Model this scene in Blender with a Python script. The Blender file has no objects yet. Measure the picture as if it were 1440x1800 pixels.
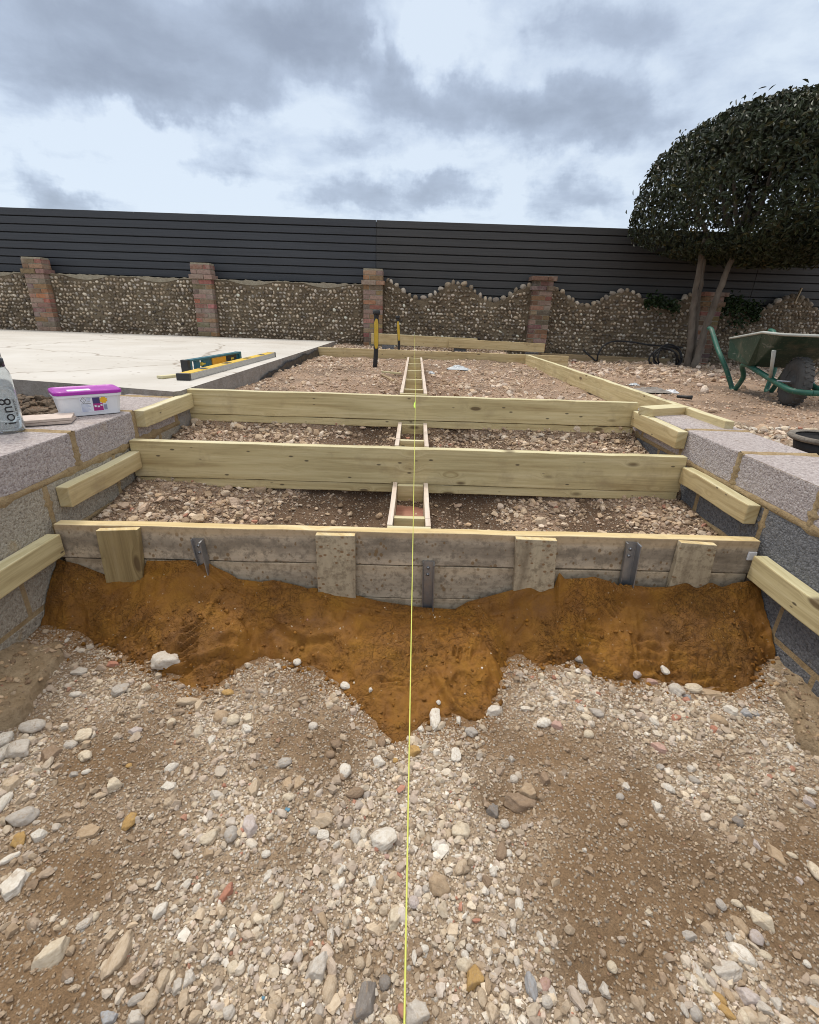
import bpy, bmesh, math, random
import numpy as np
from mathutils import Vector, Matrix
sc = bpy.context.scene
C = sc.collection
rad = math.radians
rng = np.random.default_rng(11)
random.seed(11)

# ------------------------------------------------------------------ camera
CAM_H, F_PX, PITCH, ROLL = 1.2, 841.0, 22.3, 1.96
_p, _r = rad(PITCH), rad(ROLL)
FWD = np.array([0, math.cos(_p), -math.sin(_p)])
_R = np.array([1.0, 0, 0]); _U = np.cross(_R, FWD)
CI = math.cos(_r) * _R + math.sin(_r) * _U
CJ = -math.sin(_r) * _R + math.cos(_r) * _U
CPOS = np.array([0, 0, CAM_H])
cd = bpy.data.cameras.new('camera'); cam = bpy.data.objects.new('camera', cd); C.objects.link(cam)
cd.sensor_fit = 'HORIZONTAL'; cd.sensor_width = 36; cd.lens = 36 * F_PX / 1440
cd.clip_start = 0.02; cd.clip_end = 2000
cam.matrix_world = Matrix(((CI[0], CJ[0], -FWD[0], 0), (CI[1], CJ[1], -FWD[1], 0), (CI[2], CJ[2], -FWD[2], CAM_H), (0, 0, 0, 1)))
sc.camera = cam

def ray(u, v): return FWD + CI * (u - 720) / F_PX - CJ * (v - 900) / F_PX
def onz(u, v, z): d = ray(u, v); return CPOS + d * (z - CAM_H) / d[2]
def ony(u, v, y): d = ray(u, v); return CPOS + d * y / d[1]
def onx(u, v, x): d = ray(u, v); return CPOS + d * x / d[0]
def project(P):
    d = np.asarray(P, float) - CPOS; z = d @ FWD
    return 720 + F_PX * (d @ CI) / z, 900 - F_PX * (d @ CJ) / z, z

# ------------------------------------------------------------------ node helper
class NT:
    def __init__(s, tree): s.t = tree; s.n = tree.nodes; s.l = tree.links
    def node(s, kind, **kw):
        n = s.n.new(kind)
        for k, v in kw.items():
            if hasattr(n, k): setattr(n, k, v)
        return n
    def put(s, sock, v):
        if isinstance(v, bpy.types.NodeSocket): s.l.new(v, sock)
        elif v is not None:
            if isinstance(v, (tuple, list)) and sock.type == 'RGBA' and len(v) == 3: v = (*v, 1)
            sock.default_value = v
    def math(s, op, a, b=None, c=None, clamp=False):
        n = s.node('ShaderNodeMath', operation=op, use_clamp=clamp)
        for i, x in enumerate((a, b, c)): s.put(n.inputs[i], x)
        return n.outputs[0]
    def vmath(s, op, a, b=None):
        n = s.node('ShaderNodeVectorMath', operation=op)
        s.put(n.inputs[0], a)
        if b is not None: s.put(n.inputs[1], b)
        return n.outputs['Value'] if op in ('LENGTH', 'DOT_PRODUCT', 'DISTANCE') else n.outputs[0]
    def scale(s, vec, k): return s.vmath('MULTIPLY', vec, k if isinstance(k, tuple) else (k, k, k))
    def noise(s, vec, scale, detail=4, rough=.55, dist=0, out='Fac'):
        n = s.node('ShaderNodeTexNoise'); s.put(n.inputs['Vector'], vec)
        n.inputs['Scale'].default_value = scale; n.inputs['Detail'].default_value = detail
        n.inputs['Roughness'].default_value = rough; n.inputs['Distortion'].default_value = dist
        return n.outputs[out]
    def voro(s, vec, scale, feature='F1', out='Distance', rand=1.0):
        n = s.node('ShaderNodeTexVoronoi', feature=feature); s.put(n.inputs['Vector'], vec)
        n.inputs['Scale'].default_value = scale
        if 'Randomness' in n.inputs: n.inputs['Randomness'].default_value = rand
        return n.outputs[out]
    def ramp(s, fac, stops, interp='LINEAR'):
        n = s.node('ShaderNodeValToRGB'); s.put(n.inputs[0], fac); r = n.color_ramp; r.interpolation = interp
        while len(r.elements) < len(stops): r.elements.new(.5)
        for e, (p, c) in zip(r.elements, stops):
            e.position = p; e.color = (*c, 1) if isinstance(c, (tuple, list)) else (c, c, c, 1)
        return n.outputs[0]
    def mr(s, v, a, b, c=0.0, d=1.0, smooth=False):
        n = s.node('ShaderNodeMapRange'); n.interpolation_type = 'SMOOTHSTEP' if smooth else 'LINEAR'
        for i, x in enumerate((v, a, b, c, d)): s.put(n.inputs[i], x)
        return n.outputs[0]
    def mix(s, fac, a, b, mode='MIX'):
        n = s.node('ShaderNodeMix', data_type='RGBA', blend_type=mode)
        s.put(n.inputs[0], fac); s.put(n.inputs[6], a); s.put(n.inputs[7], b)
        return n.outputs[2]
    def bump(s, h, strength=.5, dist=.01, normal=None):
        n = s.node('ShaderNodeBump'); s.put(n.inputs['Height'], h)
        n.inputs['Strength'].default_value = strength; n.inputs['Distance'].default_value = dist
        if normal is not None: s.put(n.inputs['Normal'], normal)
        return n.outputs[0]
    def coord(s, out='Object', rnd=False):
        o = s.node('ShaderNodeTexCoord').outputs[out]
        if rnd:
            r = s.node('ShaderNodeObjectInfo').outputs['Random']
            k = s.math('MULTIPLY', r, 37.0)
            c = s.node('ShaderNodeCombineXYZ')
            for i in range(3): s.put(c.inputs[i], k)
            o = s.vmath('ADD', o, c.outputs[0])
        return o
    def attr(s, name, out='Color'):
        n = s.node('ShaderNodeAttribute'); n.attribute_name = name; return n.outputs[out]
    def sep(s, v):
        n = s.node('ShaderNodeSeparateXYZ'); s.put(n.inputs[0], v); return n.outputs
    def comb(s, *a):
        n = s.node('ShaderNodeCombineXYZ')
        for i, x in enumerate(a): s.put(n.inputs[i], x)
        return n.outputs[0]

def material(name):
    m = bpy.data.materials.new(name); m.use_nodes = True
    t = NT(m.node_tree); b = m.node_tree.nodes['Principled BSDF']
    def fin(color=None, rough=.8, normal=None, metal=0.0, spec=None):
        t.put(b.inputs['Base Color'], color); t.put(b.inputs['Roughness'], rough)
        if normal is not None: t.put(b.inputs['Normal'], normal)
        b.inputs['Metallic'].default_value = metal
        if spec is not None: b.inputs['Specular IOR Level'].default_value = spec
        return m
    return m, t, b, fin

# ------------------------------------------------------------------ world: cloudy sky
SUN_EL, SUN_AZ = 58.0, -40.0      # azimuth from +Y towards -X is negative
w = bpy.data.worlds.new('World'); sc.world = w; w.use_nodes = True
wt = NT(w.node_tree); bg = w.node_tree.nodes['Background']
sky = wt.node('ShaderNodeTexSky', sky_type='NISHITA'); sky.sun_disc = False
sky.sun_elevation = rad(SUN_EL); sky.sun_rotation = rad(SUN_AZ)
d0 = wt.coord('Generated'); dx, dy, dz = wt.sep(d0)
elev = wt.math('ARCSINE', dz); azim = wt.math('ARCTAN2', dx, dy)
ae = wt.comb(azim, elev, 0.0)
plane = wt.comb(wt.math('DIVIDE', dx, wt.math('ADD', wt.math('MAXIMUM', dz, 0.0), .16)),
                wt.math('DIVIDE', dy, wt.math('ADD', wt.math('MAXIMUM', dz, 0.0), .16)), 0.0)
n_big = wt.noise(plane, 1.15, 6, .58, .3)
n_fine = wt.noise(plane, 3.4, 8, .62, .2)
wob = wt.noise(ae, 4.5, 6, .62, 0, 'Color')
aew = wt.vmath('ADD', ae, wt.vmath('MULTIPLY', wt.vmath('SUBTRACT', wob, (.5, .5, .5)), (.30, .19, 0)))
CLOUDS = [  # a cloud bank: photo centre, half sizes, darkness
    (110, 95, 270, 105, .55), (330, 60, 230, 120, .5), (560, 60, 160, 110, .62), (250, 175, 200, 45, .4),
    (700, 150, 90, 90, .45), (840, 180, 150, 60, .5), (1030, 205, 200, 85, .62), (1000, 265, 90, 40, .3), (1060, 50, 190, 75, .42),
    (30, 312, 55, 50, .6), (405, 285, 70, 40, .45), (330, 295, 50, 26, .3), (125, 352, 70, 28, .4), (625, 358, 85, 34, .5),
    (775, 345, 110, 30, .5), (1000, 358, 80, 40, .45), (80, 190, 120, 50, .3), (1330, 60, 180, 60, .15), (420, 180, 60, 60, .3), (640, 270, 80, 40, .35),
    (250, 260, 180, 50, -.35), (330, 330, 220, 40, -.3), (650, 70, 22, 70, -.35), (770, 70, 60, 110, -.35), (870, 60, 60, 60, -.2),
    (780, 285, 90, 40, -.25), (900, 340, 50, 60, -.2), (1180, 130, 70, 90, -.15)]
acc = None
for (u, v, ru, rv, k) in CLOUDS:
    def ae_of(u, v):
        d = ray(u, v); d = d / np.linalg.norm(d); return math.atan2(d[0], d[1]), math.asin(d[2])
    a0, e0 = ae_of(u, v); a1, _ = ae_of(u + ru, v); _, e1 = ae_of(u, v - rv)
    L = wt.vmath('LENGTH', wt.vmath('MULTIPLY', wt.vmath('SUBTRACT', aew, (a0, e0, 0)), (1 / abs(a1 - a0), 1 / abs(e1 - e0), 0)))
    g = wt.mr(L, 0.15, 1.35, k, 0.0, True)
    acc = g if acc is None else wt.math('ADD', acc, g)
acc = wt.math('ADD', acc, wt.mr(elev, rad(9), rad(24), 0.0, .17))
dens = wt.math('ADD', acc, wt.math('ADD', wt.math('MULTIPLY', wt.math('SUBTRACT', n_big, .48), .75), wt.math('MULTIPLY', wt.math('SUBTRACT', n_fine, .5), .95)))
cloud_col = wt.ramp(dens, [(0.0, (.65, .76, .89)), (.22, (.53, .64, .80)), (.45, (.40, .49, .64)), (.8, (.31, .38, .50)), (1.0, (.27, .33, .44))])
lift = wt.mr(elev, rad(27), rad(75), 1.0, 2.9, True)     # an overcast dome is brightest overhead
over = wt.scale(cloud_col, 1.0); over = wt.vmath('MULTIPLY', over, wt.comb(lift, lift, lift))
neut = wt.mr(elev, rad(27), rad(55), 0.0, .95, True)
over = wt.mix(neut, over, wt.comb(wt.math('MULTIPLY', lift, .60), wt.math('MULTIPLY', lift, .55), wt.math('MULTIPLY', lift, .485)))
horizon_up = wt.mr(elev, rad(-4), rad(0), 0.25, 1.0)
over = wt.scale(over, .86); grey_ = wt.vmath('DOT_PRODUCT', over, (.3, .5, .2)); over = wt.mix(.22, over, wt.comb(grey_, grey_, grey_))
tot = wt.vmath('ADD', wt.vmath('MULTIPLY', over, wt.comb(horizon_up, horizon_up, horizon_up)), wt.scale(sky.outputs[0], .012))
wt.put(bg.inputs[0], tot); bg.inputs[1].default_value = 1.0

sd = bpy.data.lights.new('sun', 'SUN'); sun = bpy.data.objects.new('sun', sd); C.objects.link(sun)
sd.energy = 1.5; sd.angle = rad(10); sd.color = (1, .95, .87)
sv = Vector((math.sin(rad(SUN_AZ)) * math.cos(rad(SUN_EL)), math.cos(rad(SUN_AZ)) * math.cos(rad(SUN_EL)), math.sin(rad(SUN_EL))))
sun.rotation_euler = sv.to_track_quat('Z', 'Y').to_euler(); sun.location = (0, 0, 20)
sc.view_settings.view_transform = 'Standard'; sc.view_settings.look = 'None'
sc.view_settings.exposure = 0.22; sc.view_settings.gamma = 1.0
sc.cycles.use_adaptive_sampling = True; sc.cycles.filter_width = 1.0

# ------------------------------------------------------------------ object helpers
def tag(o, label=None, cat=None, group=None, kind=None):
    if label: o['label'] = label
    if cat: o['category'] = cat
    if group: o['group'] = group
    if kind: o['kind'] = kind
    return o
def empty(name, loc=(0, 0, 0), label=None, cat=None, group=None):
    o = bpy.data.objects.new(name, None); C.objects.link(o); o.location = loc; o.empty_display_size = .1
    return tag(o, label, cat, group)
def mesh_np(name, V, Fs, mats, smooth=False, col=None, midx=None, parent=None):
    me = bpy.data.meshes.new(name)
    V = np.asarray(V, np.float32); Fs = np.asarray(Fs, np.int32); k = Fs.shape[1]
    me.vertices.add(len(V)); me.vertices.foreach_set('co', V.ravel())
    me.loops.add(Fs.size); me.loops.foreach_set('vertex_index', Fs.ravel())
    me.polygons.add(len(Fs)); me.polygons.foreach_set('loop_start', np.arange(0, Fs.size, k, dtype=np.int32))
    me.polygons.foreach_set('loop_total', np.full(len(Fs), k, np.int32))
    me.polygons.foreach_set('use_smooth', np.full(len(Fs), smooth, bool))
    if midx is not None: me.polygons.foreach_set('material_index', np.asarray(midx, np.int32))
    for m in (mats if isinstance(mats, (list, tuple)) else [mats]): me.materials.append(m)
    if col is not None:
        a = me.color_attributes.new('Col', 'FLOAT_COLOR', 'POINT')
        cc = np.ones((len(V), 4), np.float32); cc[:, :3] = col; a.data.foreach_set('color', cc.ravel())
    me.update(calc_edges=True); me.validate()
    o = bpy.data.objects.new(name, me); C.objects.link(o)
    if parent: o.parent = parent
    return o
class MB:
    """collects shapes, builds ONE mesh object"""
    def __init__(s): s.v = []; s.f = []; s.m = []; s.c = []; s.sm = []
    def add(s, vs, fs, mi=0, col=(1, 1, 1), smooth=False):
        b = len(s.v); s.v += [tuple(map(float, p)) for p in vs]; s.f += [tuple(b + i for i in f) for f in fs]
        s.m += [mi] * len(fs); s.c += [col] * len(vs); s.sm += [smooth] * len(fs); return s
    def box(s, lo, hi, mi=0, col=(1, 1, 1), M=None, jit=0.0):
        x0, y0, z0 = lo; x1, y1, z1 = hi
        vs = [Vector(p) for p in ((x0, y0, z0), (x1, y0, z0), (x1, y1, z0), (x0, y1, z0), (x0, y0, z1), (x1, y0, z1), (x1, y1, z1), (x0, y1, z1))]
        if jit: vs = [p + Vector((random.uniform(-jit, jit), random.uniform(-jit, jit), random.uniform(-jit, jit))) for p in vs]
        if M is not None: vs = [M @ p for p in vs]
        return s.add(vs, [(0, 3, 2, 1), (4, 5, 6, 7), (0, 1, 5, 4), (1, 2, 6, 5), (2, 3, 7, 6), (3, 0, 4, 7)], mi, col)
    def tube(s, pts, rads, n=12, mi=0, col=(1, 1, 1), cap=True, flat=1.0):
        pts = [Vector(p) for p in pts]
        if not isinstance(rads, (list, tuple)): rads = [rads] * len(pts)
        vs, fs = [], []; t = (pts[1] - pts[0]).normalized()
        a = t.cross(Vector((0, 0, 1)) if abs(t.z) < .9 else Vector((1, 0, 0))).normalized()
        for i, p in enumerate(pts):
            t = (pts[min(i + 1, len(pts) - 1)] - pts[max(i - 1, 0)]).normalized()
            a = (a - t * a.dot(t)).normalized(); b = t.cross(a)
            for k in range(n):
                th = 2 * math.pi * k / n; vs.append(p + (a * math.cos(th) + b * math.sin(th) * flat) * rads[i])
        for i in range(len(pts) - 1):
            for k in range(n): fs.append((i * n + k, i * n + (k + 1) % n, (i + 1) * n + (k + 1) % n, (i + 1) * n + k))
        if cap: fs.append(tuple(range(n - 1, -1, -1))); fs.append(tuple(range((len(pts) - 1) * n, len(pts) * n)))
        return s.add(vs, fs, mi, col, True)
    def lathe(s, prof, n=32, mi=0, M=None, mis=None):
        vs, fs = [], []
        for (r, z) in prof:
            for k in range(n):
                th = 2 * math.pi * k / n; p = Vector((r * math.cos(th), r * math.sin(th), z)); vs.append(M @ p if M else p)
        b = len(s.v)
        for i in range(len(prof) - 1):
            for k in range(n): fs.append((i * n + k, i * n + (k + 1) % n, (i + 1) * n + (k + 1) % n, (i + 1) * n + k))
        s.add(vs, fs, mi, smooth=True)
        if mis:
            o = len(s.m) - len(fs)
            for i in range(len(prof) - 1):
                for k in range(n): s.m[o + i * n + k] = mis[i]
        return s
    def build(s, name, mats, parent=None, bevel=0.0, seg=2, matrix=None, smooth=None):
        me = bpy.data.meshes.new(name); me.from_pydata(s.v, [], s.f)
        for m in (mats if isinstance(mats, (list, tuple)) else [mats]): me.materials.append(m)
        me.polygons.foreach_set('material_index', s.m)
        me.polygons.foreach_set('use_smooth', s.sm if smooth is None else [smooth] * len(s.f))
        if any(c != (1, 1, 1) for c in s.c):
            a = me.color_attributes.new('Col', 'FLOAT_COLOR', 'POINT')
            a.data.foreach_set('color', np.array([(*c, 1) for c in s.c], np.float32).ravel())
        me.update()
        o = bpy.data.objects.new(name, me); C.objects.link(o)
        if matrix is not None: o.matrix_world = matrix
        if parent: o.parent = parent
        if bevel:
            b = o.modifiers.new('bevel', 'BEVEL'); b.width = bevel; b.segments = seg; b.limit_method = 'ANGLE'; b.angle_limit = rad(40)
        return o
def frame(p0, p1, up=(0, 0, 1)):
    p0, p1 = Vector(p0), Vector(p1); X = (p1 - p0).normalized(); up = Vector(up)
    Z = (up - X * up.dot(X)).normalized(); Y = Z.cross(X)
    M = Matrix((X, Y, Z)).transposed().to_4x4(); M.translation = p0
    return M
def board(name, p0, p1, thick, height, mats, label=None, cat='timber board', group=None, parent=None, up=(0, 0, 1), warp=.0012, bevel=.003, top=1):
    """timber lying from p0 to p1 (centre of its TOP face), local x along the grain"""
    L = (Vector(p1) - Vector(p0)).length; n = max(2, int(L / .12)); mb = MB(); M = frame(p0, p1, up)
    vs = []; wy = [random.gauss(0, warp) for _ in range(n + 1)]; wz = [random.gauss(0, warp) for _ in range(n + 1)]
    for i in range(n + 1):
        x = L * i / n
        for (y, z) in ((-thick / 2, -height), (thick / 2, -height), (thick / 2, 0), (-thick / 2, 0)):
            vs.append((x, y + wy[i], z + wz[i] + random.gauss(0, warp * .25)))
    fs, mi = [], []
    for i in range(n):
        a, b = 4 * i, 4 * i + 4
        fs += [(a, a + 1, b + 1, b), (a + 1, a + 2, b + 2, b + 1), (a + 2, a + 3, b + 3, b + 2), (a + 3, a, b, b + 3)]; mi += [0, 0, 1, 0]
    fs += [(3, 2, 1, 0), (4 * n, 4 * n + 1, 4 * n + 2, 4 * n + 3)]; mi += [2, 2]
    mb.add(vs, [f[::-1] for f in fs], 0)
    if not isinstance(mats, (list, tuple)): mats = [mats]
    mb.m = [min(k, len(mats) - 1) for k in mi]
    o = mb.build(name, mats, parent, bevel, 2, M)
    return tag(o, label, cat if label else None, group)

# ------------------------------------------------------------------ noise in numpy
def vnoise(x, y, s=1.0, seed=0):
    x = np.asarray(x, float) * s + seed * 17.3; y = np.asarray(y, float) * s - seed * 9.1
    xi, yi = np.floor(x).astype(np.int64), np.floor(y).astype(np.int64); fx, fy = x - xi, y - yi
    fx, fy = fx * fx * (3 - 2 * fx), fy * fy * (3 - 2 * fy)
    def h(a, b):
        n = (a * 374761393 + b * 668265263 + seed * 974711) & 0xffffffff; n = ((n ^ (n >> 13)) * 1274126177) & 0xffffffff
        return ((n ^ (n >> 16)) & 0xffff) / 65535.0
    return (h(xi, yi) * (1 - fx) + h(xi + 1, yi) * fx) * (1 - fy) + (h(xi, yi + 1) * (1 - fx) + h(xi + 1, yi + 1) * fx) * fy - .5
def fbm(x, y, s, oct=4, seed=0, g=.5):
    r = 0; a = 1.0
    for k in range(oct): r = r + a * vnoise(x, y, s * 2 ** k, seed + k); a *= g
    return r
def sstep(a, b, x): t = np.clip((np.asarray(x, float) - a) / (b - a), 0, 1); return t * t * (3 - 2 * t)

# ------------------------------------------------------------------ materials
def timber_mat(name, base, dark, light, green=(.45, .39, .21), gk=.2, wet=0.0, rough=.72):
    m, t, b, fin = material(name)
    co = t.coord('Object', True); x, y, z = t.sep(co)
    kv = t.comb(t.math('MULTIPLY', x, 5.0), 0.0, t.math('MULTIPLY', z, 14.0))
    kd = t.voro(kv, 1.0, 'F1', 'Distance', .9)
    kc = t.voro(kv, 1.0, 'F1', 'Color', .9); kr = t.sep(kc)[0]
    on = t.math('GREATER_THAN', kr, .40)
    bend = t.math('MULTIPLY', t.mr(kd, 0, .42, 1, 0, True), on)
    gz = t.math('ADD', t.math('ADD', t.math('MULTIPLY', z, 34), t.math('MULTIPLY', y, 21)), t.math('MULTIPLY', bend, 1.7))
    gv = t.comb(t.math('MULTIPLY', x, 1.6), gz, t.math('MULTIPLY', y, 6.0))
    g1 = t.noise(gv, 1.0, 5, .6, .4); g2 = t.noise(gv, 4.5, 4, .6)
    big = t.noise(t.scale(co, (1.7, 5, 5)), 1.0, 3, .5)
    c = t.ramp(g1, [(.28, dark), (.5, base), (.72, light)])
    c = t.mix(t.mr(big, .42, .62, 0, gk), c, green)
    c = t.mix(t.mr(g2, .52, .72, 0, .55), c, dark)
    size = t.mr(kr, .40, 1.0, .08, .26)
    kn = t.math('MULTIPLY', t.mr(t.math('DIVIDE', kd, size), .55, 1.05, 1, 0, True), on)
    c = t.mix(t.math('MULTIPLY', kn, .88), c, (.11, .068, .03))
    tiny = t.voro(t.comb(t.math('MULTIPLY', x, 8), 0.0, t.math('MULTIPLY', z, 20)), 1.0)
    c = t.mix(t.mr(tiny, .065, .105, .85, 0), c, (.07, .05, .03))
    dirt = t.noise(co, 6, 5, .65)
    c = t.mix(t.mr(dirt, .54, .72, 0, .45), c, (.26, .185, .11))
    h = t.math('ADD', t.math('MULTIPLY', g1, .6), t.math('MULTIPLY', g2, .4))
    return fin(c, t.mr(g1, .3, .7, rough + .1, rough - .1), t.bump(h, .35, .004))
M_TIM = timber_mat('treated_pine', (.58, .475, .25), (.37, .275, .13), (.70, .59, .35))
M_TIM2 = timber_mat('yellow_pine', (.53, .41, .21), (.36, .255, .115), (.63, .51, .29), gk=.12)
M_TOP = timber_mat('pine_edge', (.63, .57, .35), (.47, .40, .21), (.70, .65, .46), gk=.15)
M_FRESH = timber_mat('fresh_sawn_edge', (.66, .52, .27), (.50, .35, .14), (.73, .63, .40), gk=0)
M_END = timber_mat('pine_end', (.52, .43, .24), (.38, .28, .13), (.6, .52, .33), gk=.1)
M_OLD = timber_mat('weathered_timber', (.33, .235, .125), (.2, .135, .07), (.43, .33, .2), gk=.1)
M_DIRTYTIM = timber_mat('muddy_timber', (.33, .245, .115), (.2, .14, .06), (.42, .33, .18), gk=.3)

def stained_mat(name, paint, grey, dark, splash=(.20, .12, .05), bands=1.0):
    m, t, b, fin = material(name)
    co = t.coord('Object', True); x, y, z = t.sep(co); zl = t.sep(t.coord('Object'))[2]
    n1 = t.noise(t.scale(co, (2.2, 5, 9)), 1.0, 6, .65, .3)
    n2 = t.noise(co, 38, 4, .7); n3 = t.noise(co, 9, 5, .6)
    c = t.ramp(n1, [(.3, dark), (.45, grey), (.62, paint)])
    c = t.mix(t.mr(n2, .47, .64, 0, .75), c, dark)
    band = t.math('MULTIPLY', t.mr(t.math('ABSOLUTE', t.math('ADD', zl, t.math('ADD', .078, t.math('MULTIPLY', t.math('SUBTRACT', n3, .5), .12)))), .0, .045, 1, 0, True), t.mr(n1, .32, .55, .25, .95))
    c = t.mix(t.math('MULTIPLY', band, .85 * bands), c, dark)
    sp = t.voro(t.comb(t.math('MULTIPLY', x, 46), t.math('MULTIPLY', y, 46), t.math('MULTIPLY', z, 34)), 1.0)
    szz = t.mr(n3, .35, .65, .08, .38)
    c = t.mix(t.math('MULTIPLY', t.mr(t.math('DIVIDE', sp, szz), .7, 1.1, .8, 0), t.mr(n3, .38, .46, 0, 1)), c, splash)
    clean = t.mr(t.math('ADD', zl, t.math('MULTIPLY', t.math('SUBTRACT', n1, .5), .07)), -.045, -.012, 0, .7 * bands, True); c = t.mix(clean, c, (.47, .335, .19))
    grain = t.noise(t.comb(t.math('MULTIPLY', x, 3), t.math('MULTIPLY', z, 90), t.math('MULTIPLY', y, 40)), 1.0, 3, .5)
    c = t.mix(t.mr(grain, .5, .7, 0, .2), c, dark)
    return fin(c, .85, t.bump(t.math('ADD', n2, t.math('MULTIPLY', grain, .5)), .35, .003))
M_STAIN = stained_mat('cement_stained_board', (.60, .485, .345), (.47, .39, .295), (.19, .155, .115))
M_STAIN2 = stained_mat('cement_stained_low_board', (.54, .45, .33), (.43, .36, .27), (.18, .145, .105), (.20, .12, .05), .35)
M_PEG = stained_mat('cement_stained_peg', (.50, .42, .29), (.42, .345, .24), (.20, .155, .10), (.20, .10, .035), 0.0)

def ground_mat():
    m, t, b, fin = material('stony_dirt')
    co = t.coord('Object'); tone = t.attr('Col')
    n1 = t.noise(co, 14, 6, .62); n2 = t.noise(co, 70, 5, .7); n3 = t.noise(co, 3.2, 5, .6)
    c = t.mix(t.mr(n1, .35, .65, 0, .55), tone, t.vmath('MULTIPLY', tone, (.58, .53, .47)))
    c = t.mix(t.mr(n3, .42, .6, 0, .55), c, t.vmath('MULTIPLY', tone, (1.22, 1.19, 1.14)))
    c = t.mix(t.mr(n2, .35, .62, .65, 0), c, t.vmath('MULTIPLY', c, (.52, .47, .42))); n5 = t.noise(co, 260, 4, .75); c = t.mix(t.mr(n5, .46, .62, 0, .6), c, t.vmath('MULTIPLY', c, (1.45, 1.42, 1.36))); c = t.mix(t.mr(n5, .34, .46, .6, 0), c, t.vmath('MULTIPLY', c, (.5, .46, .42)))
    v1 = t.voro(co, 130, 'F1', 'Distance'); k1 = t.voro(co, 130, 'F1', 'Color'); r1 = t.sep(k1)
    p1 = t.math('MULTIPLY', t.mr(v1, .28, .40, 1, 0), t.math('GREATER_THAN', r1[0], .62))
    v2 = t.voro(co, 60, 'F1', 'Distance'); k2 = t.voro(co, 60, 'F1', 'Color'); r2 = t.sep(k2)
    p2 = t.math('MULTIPLY', t.mr(v2, .25, .36, 1, 0), t.math('GREATER_THAN', r2[0], .8))
    pc = t.ramp(r1[1], [(0, (.30, .22, .15)), (.35, (.44, .36, .27)), (.7, (.55, .49, .40)), (1, (.66, .63, .57))])
    c = t.mix(t.math('MULTIPLY', p1, .8), c, pc); c = t.mix(p2, c, t.ramp(r2[1], [(0, (.33, .25, .18)), (.5, (.5, .42, .33)), (1, (.62, .58, .52))]))
    h = t.math('ADD', t.math('MULTIPLY', n2, .5), t.math('ADD', t.math('MULTIPLY', p1, t.mr(v1, 0, .4, .5, 0)), t.math('MULTIPLY', p2, t.mr(v2, 0, .36, 1.0, 0))))
    h = t.math('ADD', t.math('ADD', h, t.math('MULTIPLY', n5, .35)), t.math('MULTIPLY', n1, .9))
    return fin(c, .93, t.bump(h, .9, .013))
M_GROUND = ground_mat()

def sand_mat():
    m, t, b, fin = material('wet_orange_sand')
    co = t.coord('Object'); a = t.attr('Col')
    n1 = t.noise(co, 9, 6, .65, .4); n2 = t.noise(co, 120, 4, .7); n3 = t.noise(co, 33, 5, .65, .6)
    c = t.ramp(n1, [(.28, (.165, .061, .003)), (.5, (.24, .098, .005)), (.7, (.30, .136, .010))])
    msk = t.mr(t.noise(co, 3.5, 3, .5), .42, .58, .05, 1.0)
    c = t.mix(t.math('MULTIPLY', t.mr(n3, .55, .70, 0, .55), msk), c, (.13, .055, .009))
    c = t.vmath('MULTIPLY', c, a)
    gr = t.voro(co, 240, 'F1', 'Color'); c = t.mix(t.mr(t.sep(gr)[0], .996, .998, 0, .5), c, (.42, .33, .22))
    fl = t.math('ADD', t.mr(t.noise(co, 13, 4, .6, 1.2), .48, .515), t.mr(t.noise(co, 31, 4, .65, 1.5), .49, .53))
    h = t.math('ADD', t.math('ADD', t.math('MULTIPLY', t.math('MULTIPLY', n3, msk), .8), t.math('MULTIPLY', n2, .25)), t.math('MULTIPLY', t.math('MULTIPLY', fl, msk), .32))
    return fin(c, t.mr(n1, .3, .7, .62, .85), t.bump(h, .9, .016))
M_SAND = sand_mat()

def vcol_stone(name, rough=.85, speck=True):
    m, t, b, fin = material(name)
    co = t.coord('Object'); a = t.attr('Col')
    n = t.noise(co, 95, 5, .65); n2 = t.noise(co, 30, 4, .6)
    c = t.mix(t.mr(n, .4, .62, 0, .5), a, t.vmath('MULTIPLY', a, (.66, .61, .55)))
    c = t.mix(t.mr(n2, .5, .68, 0, .45), c, t.vmath('MULTIPLY', a, (.80, .70, .58)))
    return fin(c, rough, t.bump(n, .5, .004))
M_GRAVEL = vcol_stone('crushed_stone')
def obj_stone():
    m, t, b, fin = material('loose_stone')
    co = t.coord('Object', True); oc = t.node('ShaderNodeObjectInfo').outputs['Color']
    n = t.noise(co, 3.2, 6, .65); n2 = t.noise(co, 11, 5, .7); v = t.voro(co, 7, 'F1')
    c = t.mix(t.mr(n, .38, .62, 0, .5), oc, t.vmath('MULTIPLY', oc, (.70, .62, .52)))
    c = t.mix(t.mr(n2, .52, .7, 0, .45), c, t.vmath('MULTIPLY', oc, (.55, .50, .44)))
    c = t.mix(t.mr(n2, .3, .42, .4, 0), c, (.70, .65, .57)); n4 = t.noise(co, 1.6, 5, .7, .8); c = t.mix(t.mr(n4, .56, .66, 0, .6), c, (.33, .23, .14)); c = t.mix(t.mr(v, .06, .12, .5, 0), c, (.2, .15, .1))
    return fin(c, .9, t.bump(t.math('ADD', n2, t.math('MULTIPLY', n, .6)), .7, .0022))
M_STONE = obj_stone()

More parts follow.
